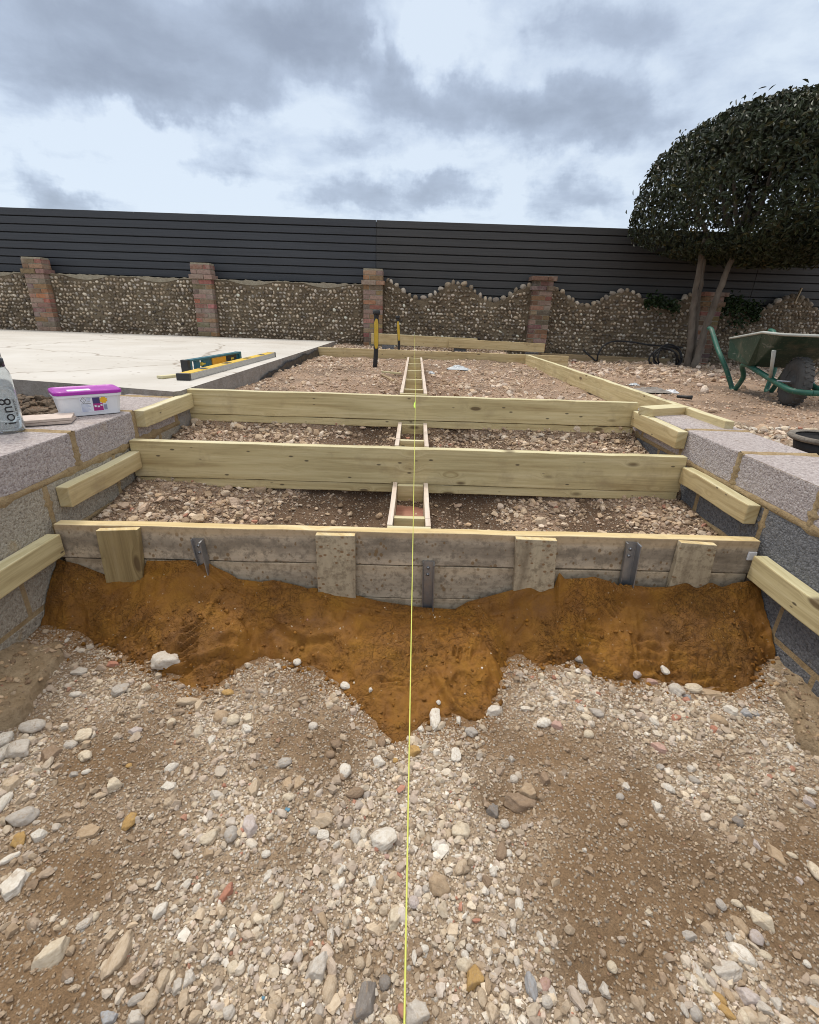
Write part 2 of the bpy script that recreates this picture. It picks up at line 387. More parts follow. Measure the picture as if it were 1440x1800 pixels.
def block_mat(name, a, b_, c_, mort=.25):
    m, t, b, fin = material(name)
    co = t.coord('Object'); v = t.voro(co, 120, 'F1', 'Distance'); k = t.voro(co, 120, 'F1', 'Color'); r = t.sep(k)[0]
    v2 = t.voro(co, 230, 'F1', 'Color'); r2 = t.sep(v2)[0]
    n = t.noise(co, 7, 5, .6); n2 = t.noise(co, 60, 4, .7)
    c = t.ramp(t.math('ADD', t.math('MULTIPLY', r, .6), t.math('MULTIPLY', r2, .4)), [(.15, c_), (.45, a), (.85, b_)])
    c = t.mix(t.mr(n2, .30, .42, .75, 0), c, t.vmath('MULTIPLY', a, (.35, .34, .33)) if False else (c_[0] * .45, c_[1] * .45, c_[2] * .45))
    c = t.mix(t.mr(n, .60, .70, 0, mort), c, (.40, .275, .12))
    h = t.math('ADD', t.math('MULTIPLY', v, -.6), t.math('MULTIPLY', n2, 1.6))
    return fin(c, .95, t.bump(h, .8, .007))
M_BLK_TOP = block_mat('lilac_concrete_block', (.42, .365, .35), (.52, .47, .455), (.32, .272, .262))
M_BLK_DARK = block_mat('dark_concrete_block', (.15, .152, .16), (.21, .21, .22), (.10, .102, .108), .2)
M_BLK_GREY = block_mat('grey_concrete_block', (.37, .325, .26), (.45, .405, .33), (.29, .25, .195), .5)
def mortar_mat(name, a, b_):
    m, t, b, fin = material(name)
    co = t.coord('Object'); n = t.noise(co, 18, 6, .65); n2 = t.noise(co, 150, 3, .6)
    c = t.ramp(n, [(.3, a), (.7, b_)]); n4 = t.noise(co, 60, 5, .7); c = t.mix(t.mr(n2, .55, .75, 0, .4), c, tuple(x * .6 for x in a)); c = t.mix(t.mr(n4, .52, .68, 0, .5), c, tuple(x * .55 for x in a))
    return fin(c, .95, t.bump(t.math('ADD', t.math('ADD', n, t.math('MULTIPLY', n4, .6)), t.math('MULTIPLY', n2, .4)), .8, .012))
M_MORT = mortar_mat('ochre_mortar', (.29, .20, .10), (.43, .32, .18))
M_FOOT = mortar_mat('dusty_concrete_footing', (.24, .165, .09), (.38, .29, .185))

def slab_mat():
    m, t, b, fin = material('pale_concrete')
    co = t.coord('Object'); n = t.noise(co, 1.3, 6, .6, .3); n2 = t.noise(co, 22, 5, .7); n3 = t.noise(t.scale(co, (.8, 4, 1)), 1.5, 6, .65)
    c = t.ramp(n, [(.3, (.50, .465, .41)), (.55, (.58, .55, .50)), (.75, (.63, .605, .565))])
    c = t.mix(t.mr(n2, .58, .72, 0, .35), c, (.40, .33, .25))
    c = t.mix(t.mr(n3, .60, .70, 0, .45), c, (.46, .38, .29))
    sp = t.voro(co, 11, 'F1', 'Distance'); k = t.sep(t.voro(co, 11, 'F1', 'Color'))[0]
    c = t.mix(t.math('MULTIPLY', t.mr(sp, .07, .16, .8, 0), t.math('GREATER_THAN', k, .55)), c, (.22, .16, .11))
    cr = t.voro(t.vmath('ADD', t.scale(co, (1, 1, .01)), t.scale(t.noise(co, 1.5, 4, .6, 0, 'Color'), .5)), .33, 'DISTANCE_TO_EDGE')
    c = t.mix(t.mr(cr, .0015, .006, .75, 0), c, (.25, .2, .15))
    return fin(c, .8, t.bump(t.math('ADD', n2, t.math('MULTIPLY', n, .5)), .25, .006))
M_SLAB = slab_mat()
M_SLABSIDE = mortar_mat('grey_concrete_edge', (.24, .21, .18), (.36, .33, .30))
def simple(name, col, rough=.5, metal=0, var=.25, sc_=30, bump=.15, rnd=True, spec=None):
    m, t, b, fin = material(name)
    co = t.coord('Object', rnd); n = t.noise(co, sc_, 5, .65); n2 = t.noise(co, sc_ * .2, 4, .6)
    c = t.mix(t.mr(n, .45, .7, 0, var), col, tuple(x * .5 for x in col)); c = t.mix(t.mr(n2, .5, .7, 0, var), c, tuple(min(1, x * .75 + .05) for x in col))
    return fin(c, t.mr(n, .3, .7, max(rough - .1, .03), min(rough + .12, 1)), t.bump(n, bump, .002) if bump else None, metal, spec)
M_STEEL = simple('galvanised_steel', (.38, .39, .41), .42, .85, .3, 40)
M_BLACK = simple('black_rubber', (.016, .016, .018), .6, 0, .3, 50)
M_BLACKPL = simple('black_plastic', (.02, .02, .022), .42, 0, .25, 20)
M_YELLOW = simple('yellow_fibreglass', (.62, .42, .045), .45, 0, .3, 30)
M_WHITEPL = simple('white_plastic', (.80, .81, .84), .38, 0, .06, 20, .02)
M_PURPLE = simple('purple_plastic', (.40, .03, .40), .35, 0, .1, 20, .02)
M_TEAL = simple('teal_paint', (.02, .13, .17), .4, 0, .2, 40)
M_ORANGE = simple('orange_paint', (.80, .36, .02), .4, 0, .2, 40)
M_ALU = simple('dusty_aluminium', (.50, .49, .46), .5, .35, .25, 60)
M_LEVYEL = simple('yellow_paint', (.78, .52, .05), .42, 0, .2, 60)
M_STRING = simple('yellow_string', (.62, .63, .13), .7, 0, .1, 200, 0)
M_KNOT = simple('lime_string', (.50, .80, .08), .7, 0, .1, 200, 0)
M_TAPE = simple('clear_film', (.55, .58, .60), .2, 0, .3, 30)
M_TILE = simple('pink_tile', (.62, .51, .44), .7, 0, .35, 30)
M_TILEEDGE = simple('tile_edge', (.55, .45, .38), .8, 0, .3, 60)
M_PLY = timber_mat('plywood', (.52, .43, .31), (.40, .31, .22), (.62, .55, .42), gk=.05)
M_PLYEDGE = timber_mat('plywood_edge', (.64, .53, .43), (.48, .36, .28), (.72, .64, .55), gk=0)
M_PINKPLY = timber_mat('reddish_plywood', (.36, .17, .115), (.25, .10, .07), (.46, .27, .2), gk=0)

# ------------------------------------------------------------------ terrain
BOARD_TOP = [(-1.345, .42), (1.346, .435)]
SAND_EDGE = [(105, 985), (135, 992), (186, 1012), (250, 1008), (258, 987), (330, 985), (367, 993), (400, 1007), (418, 1018), (457, 1023), (480, 1020), (557, 1037), (627, 1047),
             (667, 1057), (743, 1068), (800, 1071), (823, 1058), (903, 1037), (975, 1032), (984, 1006), (994, 1018), (1043, 1016), (1103, 1028), (1147, 1033), (1180, 1032), (1260, 1028), (1313, 1023)]
SE = np.array([[ony(u, v, 1.645)[0], ony(u, v, 1.645)[2]] for u, v in SAND_EDGE])
SAND_FRONT = [(-40, 1112), (10, 1112), (150, 1122), (190, 1134), (225, 1152), (262, 1160), (305, 1188), (325, 1200), (380, 1200), (420, 1170), (460, 1148), (505, 1156), (560, 1170), (610, 1206), (660, 1250), (690, 1282), (716, 1288), (735, 1256), (790, 1250), (850, 1258), (878, 1205), (890, 1152),
              (920, 1150), (960, 1170), (1010, 1152), (1035, 1180), (1080, 1188), (1130, 1192), (1180, 1190), (1230, 1206), (1290, 1213), (1325, 1205), (1335, 1168), (1365, 1172), (1415, 1180), (1440, 1185)]
SF = np.array([onz(u, v, .03)[:2] for u, v in SAND_FRONT]); SF = SF[np.argsort(SF[:, 0])]
_x = np.linspace(-1.6, 1.6, 641); _y = np.interp(_x, SF[:, 0], SF[:, 1]); _k = np.exp(-(np.arange(-12, 13) / 5.0) ** 2); _k /= _k.sum()
SF = np.stack([_x[12:-12], np.convolve(_y, _k, 'valid')], -1)
PX_BLOBS = [  # pale gravel (+) and bare dirt (-) patches: photo centre, half sizes, weight
    (735, 1340, 95, 90, 1.0), (700, 1440, 150, 80, 1.0), (650, 1540, 160, 90, .75), (800, 1510, 110, 90, .95), (860, 1680, 150, 110, .6), (560, 1750, 230, 80, .8),
    (400, 1640, 220, 110, .45), (385, 1270, 60, 50, .7), (410, 1420, 80, 80, .8), (30, 1340, 70, 70, .9), (180, 1220, 90, 40, .3), (1010, 1215, 90, 50, .85),
    (1190, 1255, 110, 60, .95), (1220, 1370, 70, 35, .6), (1370, 1330, 60, 60, .5), (1285, 1720, 90, 90, .9), (960, 1780, 170, 50, .8), (640, 1210, 90, 40, .55), (1330, 1240, 60, 40, .4), (1230, 1590, 40, 30, .3),
    (1150, 1550, 190, 110, -.9), (1080, 1400, 110, 60, -.8), (560, 1300, 110, 55, -.5), (60, 1720, 110, 90, -.8), (1400, 1560, 90, 160, -.7), (745, 1700, 55, 90, -.4),
    (230, 1290, 120, 50, -.35), (1080, 1680, 110, 70, -.6), (120, 1530, 90, 60, -.5), (190, 1340, 110, 40, -.45), (1350, 1700, 50, 80, -.2), (900, 1400, 90, 50, -.35), (500, 1480, 60, 40, -.3), (1240, 1320, 60, 30, -.3), (960, 1310, 90, 40, -.4)]
def gravelness(x, y, z=0.03):
    u, v, _ = project(np.stack([x, y, np.broadcast_to(np.asarray(z, float), np.shape(x))], -1))
    r = .37 + .38 * fbm(x, y, 5, 4, 5)
    for (cu, cv, ru, rv, k) in PX_BLOBS:
        d = np.sqrt(((u - cu) / ru) ** 2 + ((v - cv) / rv) ** 2); r = r + k * .75 * (1 - sstep(.35, 1.35, d))
    return np.clip(r, 0, 1)
def ground_h(x, y):
    x = np.asarray(x, float); y = np.asarray(y, float)
    near = .012 * fbm(x, y, 1.6, 3, 1) + .010 * fbm(x, y, 7, 4, 2) + .008 * fbm(x, y, 24, 3, 9) + .012 * np.maximum(0, fbm(x, y, 12, 3, 19)) 
    near = near + .05 * sstep(1.15, 1.3, np.abs(x)) + .02 * sstep(1.0, 1.6, y) - .03 * np.exp(-((x + .02) / .12) ** 2) * sstep(1.5, .9, y) \
        + .035 * np.exp(-(((x - .5) / .3) ** 2 + ((y - .72) / .25) ** 2))
    n2 = .03 * fbm(x, y, 2.2, 4, 3) + .018 * fbm(x, y, 9, 4, 4)
    dip = .05 * np.exp(-((x - .28) / .14) ** 2) + .05 * np.exp(-((x + .22) / .10) ** 2)
    rut = .04 * sstep(.75, 1.25, np.abs(x))
    up = np.interp(y, [1.66, 1.70, 2.0, 2.29, 2.32, 2.6, 2.9, 2.95, 3.3, 4.2, 7.0, 7.3, 9.0, 12, 60], [0.05, .255, .30, .355, .44, .485, .535, .58, .615, .635, .632, .66, .68, .68, .68])
    mid = up + n2 * (.7 + .3 * sstep(3, 4, y)) - dip * np.where(y < 3.3, .8, .55) * sstep(6.8, 6, y) + rut * (y < 2.3)
    inner = near * (1 - sstep(1.655, 1.69, y)) + mid * sstep(1.655, 1.69, y)
    right = np.interp(y, [0, 2.5, 5.0, 8.4, 9.2, 60], [.585, .59, .60, .56, .56, .56]) + .7 * n2
    left = np.interp(y, [0, 2.2, 2.9, 3.2, 60], [.60, .60, .655, .60, .45]) + n2 * 1.3
    wr = np.where(y < 2.45, sstep(1.50, 1.56, x), sstep(1.50, 1.64, x))
    wl = np.where(y < 2.9, sstep(-1.5, -1.6, x), sstep(-1.44, -1.5, x)) * (1 - sstep(8.6, 8.8, y))
    return inner * (1 - wr) * (1 - wl) + right * wr + left * wl
def sand_h(x, y):
    g = ground_h(x, y)
    zb = np.interp(x, SE[:, 0], SE[:, 1]) - .004
    zb = np.where(x < SE[0, 0], SE[0, 1], np.where(x > SE[-1, 0], SE[-1, 1], zb))
    # away from the boards the crest evens out
    zs = np.interp(x, [-1.45, -1.1, -.7, -.3, .1, .5, .9, 1.2, 1.5], [.255, .215, .205, .165, .10, .155, .20, .215, .25])
    k = sstep(1.645, 1.55, y); zb = zb * (1 - k) + zs * k
    xw = x + .03 * vnoise(x, y, 14, 12) + .016 * vnoise(x, y, 45, 13); yf = np.interp(xw, SF[:, 0], SF[:, 1]) + .02 * vnoise(x, y, 22, 8) + .01 * vnoise(x, y, 60, 18)
    s = (1.65 - y) / np.maximum(1.65 - yf, .05)
    z = zb * (1 - s) + (g - .002) * s + .022 * np.sin(np.clip(s, 0, 1) * math.pi)
    z = np.where(s > 1, g - .002 - .5 * (s - 1.0), z)
    # tread marks, trowel ridges, clods
    amp = sstep(0, .12, s) * sstep(1.05, .8, s)
    z = z + amp * (.014 * fbm(x, y, 6, 3, 21) + .009 * fbm(x, y, 22, 3, 22) + .010 * np.abs(fbm(x, y, 34, 4, 23)) - .012 * sstep(.12, .3, np.abs(fbm(x, y, 9, 3, 24))))
    for (px, py, L, W, ang, pitch) in TREADS:
        c, sn = math.cos(ang), math.sin(ang); a = (x - px) * c + (y - py) * sn; b = -(x - px) * sn + (y - py) * c
        mask = sstep(1.0, .8, np.abs(a) / L) * sstep(1.0, .75, np.abs(b) / W)
        z = z + mask * (-.005 + .0045 * np.tanh(4 * np.sin(a / pitch * 2 * math.pi + .8 * np.sin(b / W * 2) + 6 * vnoise(x, y, 14, 77)))) * (.45 + 1.1 * sstep(-.2, .2, vnoise(x, y, 11, 78)))
    for (px, py, L, W, ang, dep) in SCRAPES:
        c, sn = math.cos(ang), math.sin(ang); a = (x - px) * c + (y - py) * sn; b = -(x - px) * sn + (y - py) * c - .25 * a * a / L
        z = z - dep * sstep(1, .7, np.abs(a) / L) * np.exp(-(b / W) ** 2) + .8 * dep * sstep(1, .7, np.abs(a) / L) * np.exp(-((b - 1.8 * W) / W) ** 2)
    return z
def px_mark(lst, n):
    r = []
    for q in lst:
        p = onz(q[0], q[1], .13); r.append((p[0], p[1], q[2] * .8, q[3] * .8, q[4] + (math.pi / 2 if len(q) > 6 or q[2] < .13 and q[5] > .02 else 0), q[5]))
    return r
TREADS = px_mark([(430, 1135, .10, .05, .15, .028), (1040, 1110, .09, .055, -.5, .026), (1150, 1130, .10, .06, -.3, .03), (1215, 1150, .12, .06, -.2, .028), (240, 1080, .08, .05, .8, .024),
                  (560, 1130, .08, .05, -.2, .024), (690, 1150, .07, .06, .1, .026), (1075, 1080, .08, .05, -.9, .024), (330, 1110, .08, .05, .2, .024), (980, 1135, .07, .05, .4, .026), (170, 1070, .09, .04, .5, .024), (820, 1130, .06, .04, 1.2, .024), (1270, 1170, .07, .06, .0, .03)], 0)
SCRAPES = px_mark([(300, 1140, .28, .013, .1, .016), (640, 1075, .35, .012, -.1, .010), (900, 1075, .30, .014, .2, .014), (1150, 1085, .35, .015, .12, .018), (1260, 1075, .16, .014, .5, .014), (420, 1060, .28, .010, -.12, .012),
                   (790, 1190, .16, .013, -.9, .012), (1010, 1060, .22, .012, -.1, .012), (1090, 1160, .18, .012, -.35, .013), (250, 1045, .2, .01, -.3, .012), (860, 1110, .15, .012, -1.0, .012), (520, 1100, .2, .012, -.3, .012), (1330, 1120, .14, .012, -.8, .012), (150, 1100, .2, .01, .1, .01)], 0)
def surf(x, y):
    g = ground_h(x, y); x = np.asarray(x, float); y = np.asarray(y, float)
    ok = (y < 1.655) & (np.abs(x) < 1.4)
    return np.where(ok, np.maximum(g, np.where(ok, sand_h(x, y), -9)), g)
def on_surf(u, v):
    z = .05
    for _ in range(12):
        p = onz(u, v, z); z = .5 * z + .5 * float(surf(p[0], p[1]))
    return onz(u, v, z)

def grid_mesh(name, xs, ys, hf, mats, colf=None, smooth=True):
    X, Y = np.meshgrid(xs, ys); Z = hf(X, Y); V = np.stack([X, Y, Z], -1).reshape(-1, 3)
    nx, ny = len(xs), len(ys); i = np.arange((ny - 1) * (nx - 1)); r, c = i // (nx - 1), i % (nx - 1); a = r * nx + c
    Fq = np.stack([a, a + 1, a + nx + 1, a + nx], -1)
    col = colf(X, Y, Z).reshape(-1, 3) if colf else None
    return mesh_np(name, V, Fq, mats, smooth, col)
xs = np.concatenate([-np.geomspace(400, 8, 14), np.arange(-7.5, -1.7, .25), np.arange(-1.7, 1.7, .012), np.arange(1.7, 7.5, .06), np.geomspace(8, 400, 14)])
ys = np.concatenate([-np.geomspace(300, 1, 10), np.arange(-.6, .2, .1), np.arange(.2, 3.2, .012), np.arange(3.2, 9.6, .05), np.geomspace(10, 500, 14)])
PALE, BROWN, RUST, PINKD, DARKD = np.array([.47, .375, .275]), np.array([.245, .163, .093]), np.array([.24, .12, .035]), np.array([.37, .26, .185]), np.array([.135, .085, .052])
def ground_col(X, Y, Z):
    g = np.where(Y < 1.7, gravelness(X, Y), .5)[..., None]
    c = BROWN * (1 - g) + PALE * g
    # sand trodden over the dirt beside the heap
    yf = np.interp(X, SF[:, 0], SF[:, 1]); k = (sstep(.18, .02, yf - Y) * (Y < 1.66) * .55)[..., None]
    c = c * (1 - k) + RUST * k
    n = fbm(X, Y, 3, 4, 31); n2 = fbm(X, Y, 8, 3, 33)
    bay = ((Y > 1.68) & (Y < 3.0) & (np.abs(X) < 1.45))[..., None]
    cb = DARKD + (PINKD * .9 - DARKD) * sstep(-.05, .35, n + .25 * (np.abs(X) > .55) - .18 * (np.abs(X) < .5))[..., None]
    c = np.where(bay, cb, c)
    upp = (Y >= 3.0)[..., None] | (np.abs(X) >= 1.5)[..., None]
    cu = PINKD * (1 - .35 * sstep(.0, .35, n)[..., None]) + np.array([.06, .05, .04]) * sstep(.1, .4, n2)[..., None]
    tr = (np.exp(-((X - .3) / .25) ** 2) * (Y < 6.5) * (X > 0) + .6 * np.exp(-((X + .3) / .15) ** 2) * (Y < 4.5))[..., None] * .6
    cu = cu * (1 - tr) + DARKD * 1.6 * tr
    c = np.where(upp, cu, c)
    trench = ((X < -1.5) & (Y < 3.2))[..., None]
    c = np.where(trench, DARKD * (1 + .7 * n2[..., None]), c)
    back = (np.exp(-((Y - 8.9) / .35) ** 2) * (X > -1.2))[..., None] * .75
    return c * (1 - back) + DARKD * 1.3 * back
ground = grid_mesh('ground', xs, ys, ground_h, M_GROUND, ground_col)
tag(ground, 'stony brown dirt ground of the building plot', 'ground', kind='structure')

sxs = np.arange(-1.378, 1.379, .0042); sys_ = np.arange(.95, 1.652, .0042)
def sand_z(X, Y):
    z = sand_h(X, Y); g = ground_h(X, Y); return np.where(z < g - .006, g - .03, z)
def sand_c(X, Y, Z):
    k = .85 + .35 * fbm(X, Y, 4, 4, 41)[..., None]; return np.ones(X.shape + (3,)) * k
sand = grid_mesh('wet_sand', sxs, sys_, sand_z, M_SAND, sand_c)
tag(sand, 'wet orange-brown building sand heaped and trodden against the front formwork', 'sand', kind='stuff')

# ------------------------------------------------------------------ stones
def icos(sub):
    bm = bmesh.new(); bmesh.ops.create_icosphere(bm, subdivisions=sub, radius=1)
    V = np.array([v.co[:] for v in bm.verts]); Fc = np.array([[v.index for v in f.verts] for f in bm.faces]); bm.free(); return V, Fc
ICO = {k: icos(k) for k in (1, 2, 3, 4)}
def rock_dirs(V, seed, planes=9, soft=.10, rnd=.0):
    r = np.random.default_rng(seed); n = r.normal(size=(planes, 3)); n /= np.linalg.norm(n, axis=1, keepdims=True); d = r.uniform(.62, 1.0, planes)
    dots = V @ n.T; rr = np.where(dots > .05, d / np.maximum(dots, .05), 9.0); rr = np.minimum(rr, 1.25)
    # soft minimum rounds the edges
    w_ = np.exp(-rr / soft); rad_ = (rr * w_).sum(1) / w_.sum(1); rad_ = np.minimum(rad_, rr.min(1) * 1.12)
    rad_ = rad_ * (1 - rnd) + rnd
    P = V * rad_[:, None]
    for k in range(3):
        a = r.normal(size=3); P = P + V * (.035 * np.sin(P @ a * (3 + 3 * k) + r.uniform(0, 6)))[:, None]
    return P / np.abs(P).max(0)
def rock_slab(V, seed, top=.55, soft=.03):
    # faceted stone: irregular upright sides, a tilted top and chamfers
    r = np.random.default_rng(seed); m = r.integers(4, 7); a = np.sort((np.arange(m) + r.uniform(-.36, .36, m)) / m * 2 * math.pi) + r.uniform(0, 6.3)
    sides = np.stack([np.cos(a), np.sin(a), r.uniform(-.05, .5, m)], -1); d = list(r.uniform(.62, 1.0, m))
    n = np.concatenate([sides, [[r.normal(0, .16), r.normal(0, .16), 1]], [[0, 0, -1]], np.stack([np.cos(a + .4), np.sin(a + .4), r.uniform(.6, 1.3, m)], -1)[:3]]); d = np.array(d + [top, .6] + list(r.uniform(.7, .95, 3)))
    n /= np.linalg.norm(n, axis=1, keepdims=True); dots = V @ n.T; rr = np.where(dots > .05, d / np.maximum(dots, .05), 9.0); rr = np.minimum(rr, 1.45)
    w_ = np.exp(-(rr - rr.min(1, keepdims=True)) / soft); R_ = (rr * w_).sum(1) / w_.sum(1); R_ = np.minimum(R_, rr.min(1) * 1.05)
    P = V * R_[:, None]
    for k in range(4):
        b = r.normal(size=3); P = P + V * (.022 * np.sin(P @ b * (2.5 + 3 * k) + r.uniform(0, 6)))[:, None]
    return P / np.abs(P).max(0)
PEB = np.array([(.64, .58, .50), (.57, .50, .41), (.52, .44, .345), (.46, .375, .285), (.62, .54, .43), (.53, .475, .425), (.43, .36, .295), (.70, .66, .60), (.57, .47, .355), (.48, .40, .335), (.55, .46, .39), (.35, .275, .2)])
def rot_mats(n):
    q = rng.normal(size=(n, 4)); q /= np.linalg.norm(q, axis=1, keepdims=True); a, b, c, d = q.T
    return np.stack([np.stack([1 - 2 * (c * c + d * d), 2 * (b * c - a * d), 2 * (b * d + a * c)], -1), np.stack([2 * (b * c + a * d), 1 - 2 * (b * b + d * d), 2 * (c * d - a * b)], -1),
                     np.stack([2 * (b * d - a * c), 2 * (c * d + a * b), 1 - 2 * (b * b + c * c)], -1)], 1)
GR = {'V': [], 'F': [], 'C': [], 'n': 0}
def scatter(P, size, sub, colors, sink=.25, nvar=14, store=GR):
    """stones of radius `size` at points P"""
    n = len(P)
    if n == 0: return
    B, Fc = ICO[sub]; var = [rock_slab(B, 100 + 7 * k + sub, .6, .04) if k % 2 else rock_dirs(B, 100 + 7 * k + sub, 8, .06, .08 if k % 4 else .35) for k in range(nvar)]
    which = rng.integers(0, nvar, n); R = rot_mats(n)
    asp = np.stack([rng.uniform(.75, 1.35, n), rng.uniform(.65, 1.0, n), rng.uniform(.5, .85, n)], -1)
    for k in range(nvar):
        i = np.where(which == k)[0]
        if len(i) == 0: continue
        v = np.einsum('nij,nvj->nvi', R[i], var[k][None] * asp[i][:, None, :]) * size[i][:, None, None]
        v[..., 2] *= .8
        v = v + P[i][:, None, :]; v[..., 2] += (size[i] * (.45 - sink))[:, None]
        nv = B.shape[0]; f = Fc[None] + (np.arange(len(i)) * nv)[:, None, None] + store['n']
        store['V'].append(v.reshape(-1, 3)); store['F'].append(f.reshape(-1, 3)); store['C'].append(np.repeat(colors[i], nv, 0)); store['n'] += len(i) * nv
def peb_cols(n, P, tint=(1, 1, 1), lo=.78, hi=1.12):
    c = PEB[rng.integers(0, len(PEB), n)] * np.array([1.10, 1.09, 1.06]) * rng.uniform(lo, hi, (n, 1)) * np.array(tint)
    red = rng.random(n) < .009; c[red] = np.array([.46, .23, .16]) * rng.uniform(.8, 1.2, (red.sum(), 1))
    return c
def sample(x0, x1, y0, y1, n, accept, hf=surf):
    x = rng.uniform(x0, x1, n); y = rng.uniform(y0, y1, n); k = rng.random(n) < accept(x, y); x, y = x[k], y[k]
    return np.stack([x, y, hf(x, y)], -1)
def near_acc(pw, base):
    def f(x, y):
        g = gravelness(x, y); yf = np.interp(x, SF[:, 0], SF[:, 1]); out = sstep(-.015, .05, yf - y)
        return (base + (1 - base) * g ** pw) * np.where(y < yf, out, 0.0)
    return f
def dusty(c, P, k=.5):
    g = np.clip(gravelness(P[:, 0], P[:, 1]) * 1.25 + rng.normal(0, .16, len(P)), 0, 1)[:, None]; return c * g + (1 - g) * (.25 * c + .75 * np.array([.30, .21, .13]))
P = sample(-1.4, 1.4, .12, 1.62, 120000, near_acc(1.1, .24)); s = rng.uniform(.0022, .0048, len(P)); scatter(P, s, 1, dusty(peb_cols(len(P), P), P), .15)
P = sample(-1.4, 1.4, .12, 1.62, 21000, near_acc(1.3, .08)); s = .0048 + .006 * rng.random(len(P)) ** 1.6; scatter(P, s, 1, dusty(peb_cols(len(P), P), P), .2)
P = sample(-1.4, 1.4, .12, 1.62, 3000, near_acc(1.3, .06)); s = .0095 + .008 * rng.random(len(P)) ** 1.5; scatter(P, s, 2, dusty(peb_cols(len(P), P), P), .25)
P = sample(-1.36, 1.36, 1.1, 1.62, 70, lambda x, y: np.where(y > np.interp(x, SF[:, 0], SF[:, 1]), .7, 0)); s = rng.uniform(.002, .006, len(P)); scatter(P, s, 1, peb_cols(len(P), P), .3)
# crumbled clods of the wet sand, on the heap and spilled over its ragged edge
CL = {'V': [], 'F': [], 'C': [], 'n': 0}
def edge_acc(x, y):
    d = np.interp(x, SF[:, 0], SF[:, 1]) - y; return np.where(d > 0, np.exp(-d / .022), np.where(y < 1.6, .05 + .5 * np.exp(d / .03), 0)) * (.35 + .65 * sstep(-.1, .2, fbm(x, y, 6, 3, 91)))
P = sample(-1.36, 1.36, .95, 1.62, 26000, edge_acc); s = .0018 + .009 * rng.random(len(P)) ** 3.2
scatter(P, s, 2, np.ones((len(P), 3)) * rng.uniform(.7, 1.15, (len(P), 1)), .2, 10, CL)
clods = mesh_np('sand_clods', np.concatenate(CL['V']), np.concatenate(CL['F']), M_SAND, True, np.concatenate(CL['C']))
tag(clods, 'crumbs of orange sand spilled over the edge of the sand heap', 'sand', kind='stuff')
# the two bays between the formwork
def bay_acc(thr):
    def f(x, y):
        n = fbm(x, y, 3, 4, 31); k = sstep(thr, thr + .3, n + .25 * (np.abs(x) > .55) - .12 * (np.abs(x) < .5) + .1 * (y > 2.3))
        return k * np.where(np.abs(x) < .12, .0, 1)
    return f
for (a, b_) in ((1.72, 2.40), (2.33, 3.02)):
    P = sample(-1.37, 1.37, a, b_, 9000, lambda x, y: .22 + .78 * bay_acc(-.15)(x, y)); s = rng.uniform(.003, .009, len(P)); scatter(P, s, 1, peb_cols(len(P), P, (.80, .70, .62), .6, 1.1), .2)
    P = sample(-1.37, 1.37, a, b_, 3000, lambda x, y: .1 + .9 * bay_acc(-.2)(x, y)); s = .008 + .012 * rng.random(len(P)) ** 2.2; scatter(P, s, 2, peb_cols(len(P), P, (.97, .88, .80), .65, 1.12), .12)
    P = sample(-1.34, 1.34, a + .03, b_, 75, bay_acc(-.1)); s = rng.uniform(.018, .034, len(P)); scatter(P, s, 3, peb_cols(len(P), P, (1, .92, .84)), .2)
# the terrace inside the rails and the plot on the right
ub = lambda x, y: .25 + .75 * sstep(-.3, .3, fbm(x, y, 2, 3, 61))
P = sample(-1.34, 1.52, 3.0, 7.0, 15000, ub); P = P[np.abs(P[:, 0]) > .11]; s = rng.uniform(.004, .012, len(P)); scatter(P, s, 1, peb_cols(len(P), P, (.95, .82, .73)), .2)
P = sample(-1.34, 1.52, 3.0, 7.0, 1200, ub); P = P[np.abs(P[:, 0]) > .13]; s = .014 + .02 * rng.random(len(P)) ** 2; scatter(P, s, 2, peb_cols(len(P), P, (1, .92, .86)), .25)
P = sample(1.68, 7.4, 2.0, 9.0, 17000, ub); s = rng.uniform(.006, .015, len(P)); scatter(P, s, 1, peb_cols(len(P), P, (.95, .81, .72)), .2)
P = sample(1.68, 7.4, 2.0, 9.0, 5200, lambda x, y: (.10 + .9 * sstep(5.0, 6.8, y)) * (.4 + .6 * sstep(-.2, .3, fbm(x, y, 1.5, 3, 63)))); s = .017 + .035 * rng.random(len(P)) ** 2.2; scatter(P, s, 2, peb_cols(len(P), P, (1, .90, .84)), .2)
P = sample(1.72, 2.6, 2.0, 3.2, 500, lambda x, y: np.ones_like(x) * .8); s = .012 + .022 * rng.random(len(P)) ** 2; scatter(P, s, 2, peb_cols(len(P), P), .15)
P = sample(-1.36, 2.0, 7.15, 8.9, 3500, lambda x, y: np.ones_like(x) * .7); s = rng.uniform(.008, .025, len(P)); scatter(P, s, 1, peb_cols(len(P), P, (1, .92, .86)), .2)
# clods in the trench beside the slab
P = sample(-4.2, -1.68, 1.6, 3.05, 4200, lambda x, y: np.ones_like(x)); s = .006 + .022 * rng.random(len(P)) ** 2; scatter(P, s, 2, np.array([.12, .085, .055]) * rng.uniform(.6, 1.6, (len(P), 1)), .15)
gravel = mesh_np('gravel', np.concatenate(GR['V']), np.concatenate(GR['F']), M_GRAVEL, False, np.concatenate(GR['C']))
tag(gravel, 'crushed pale gravel and small stones strewn over the dirt', 'gravel', kind='stuff')
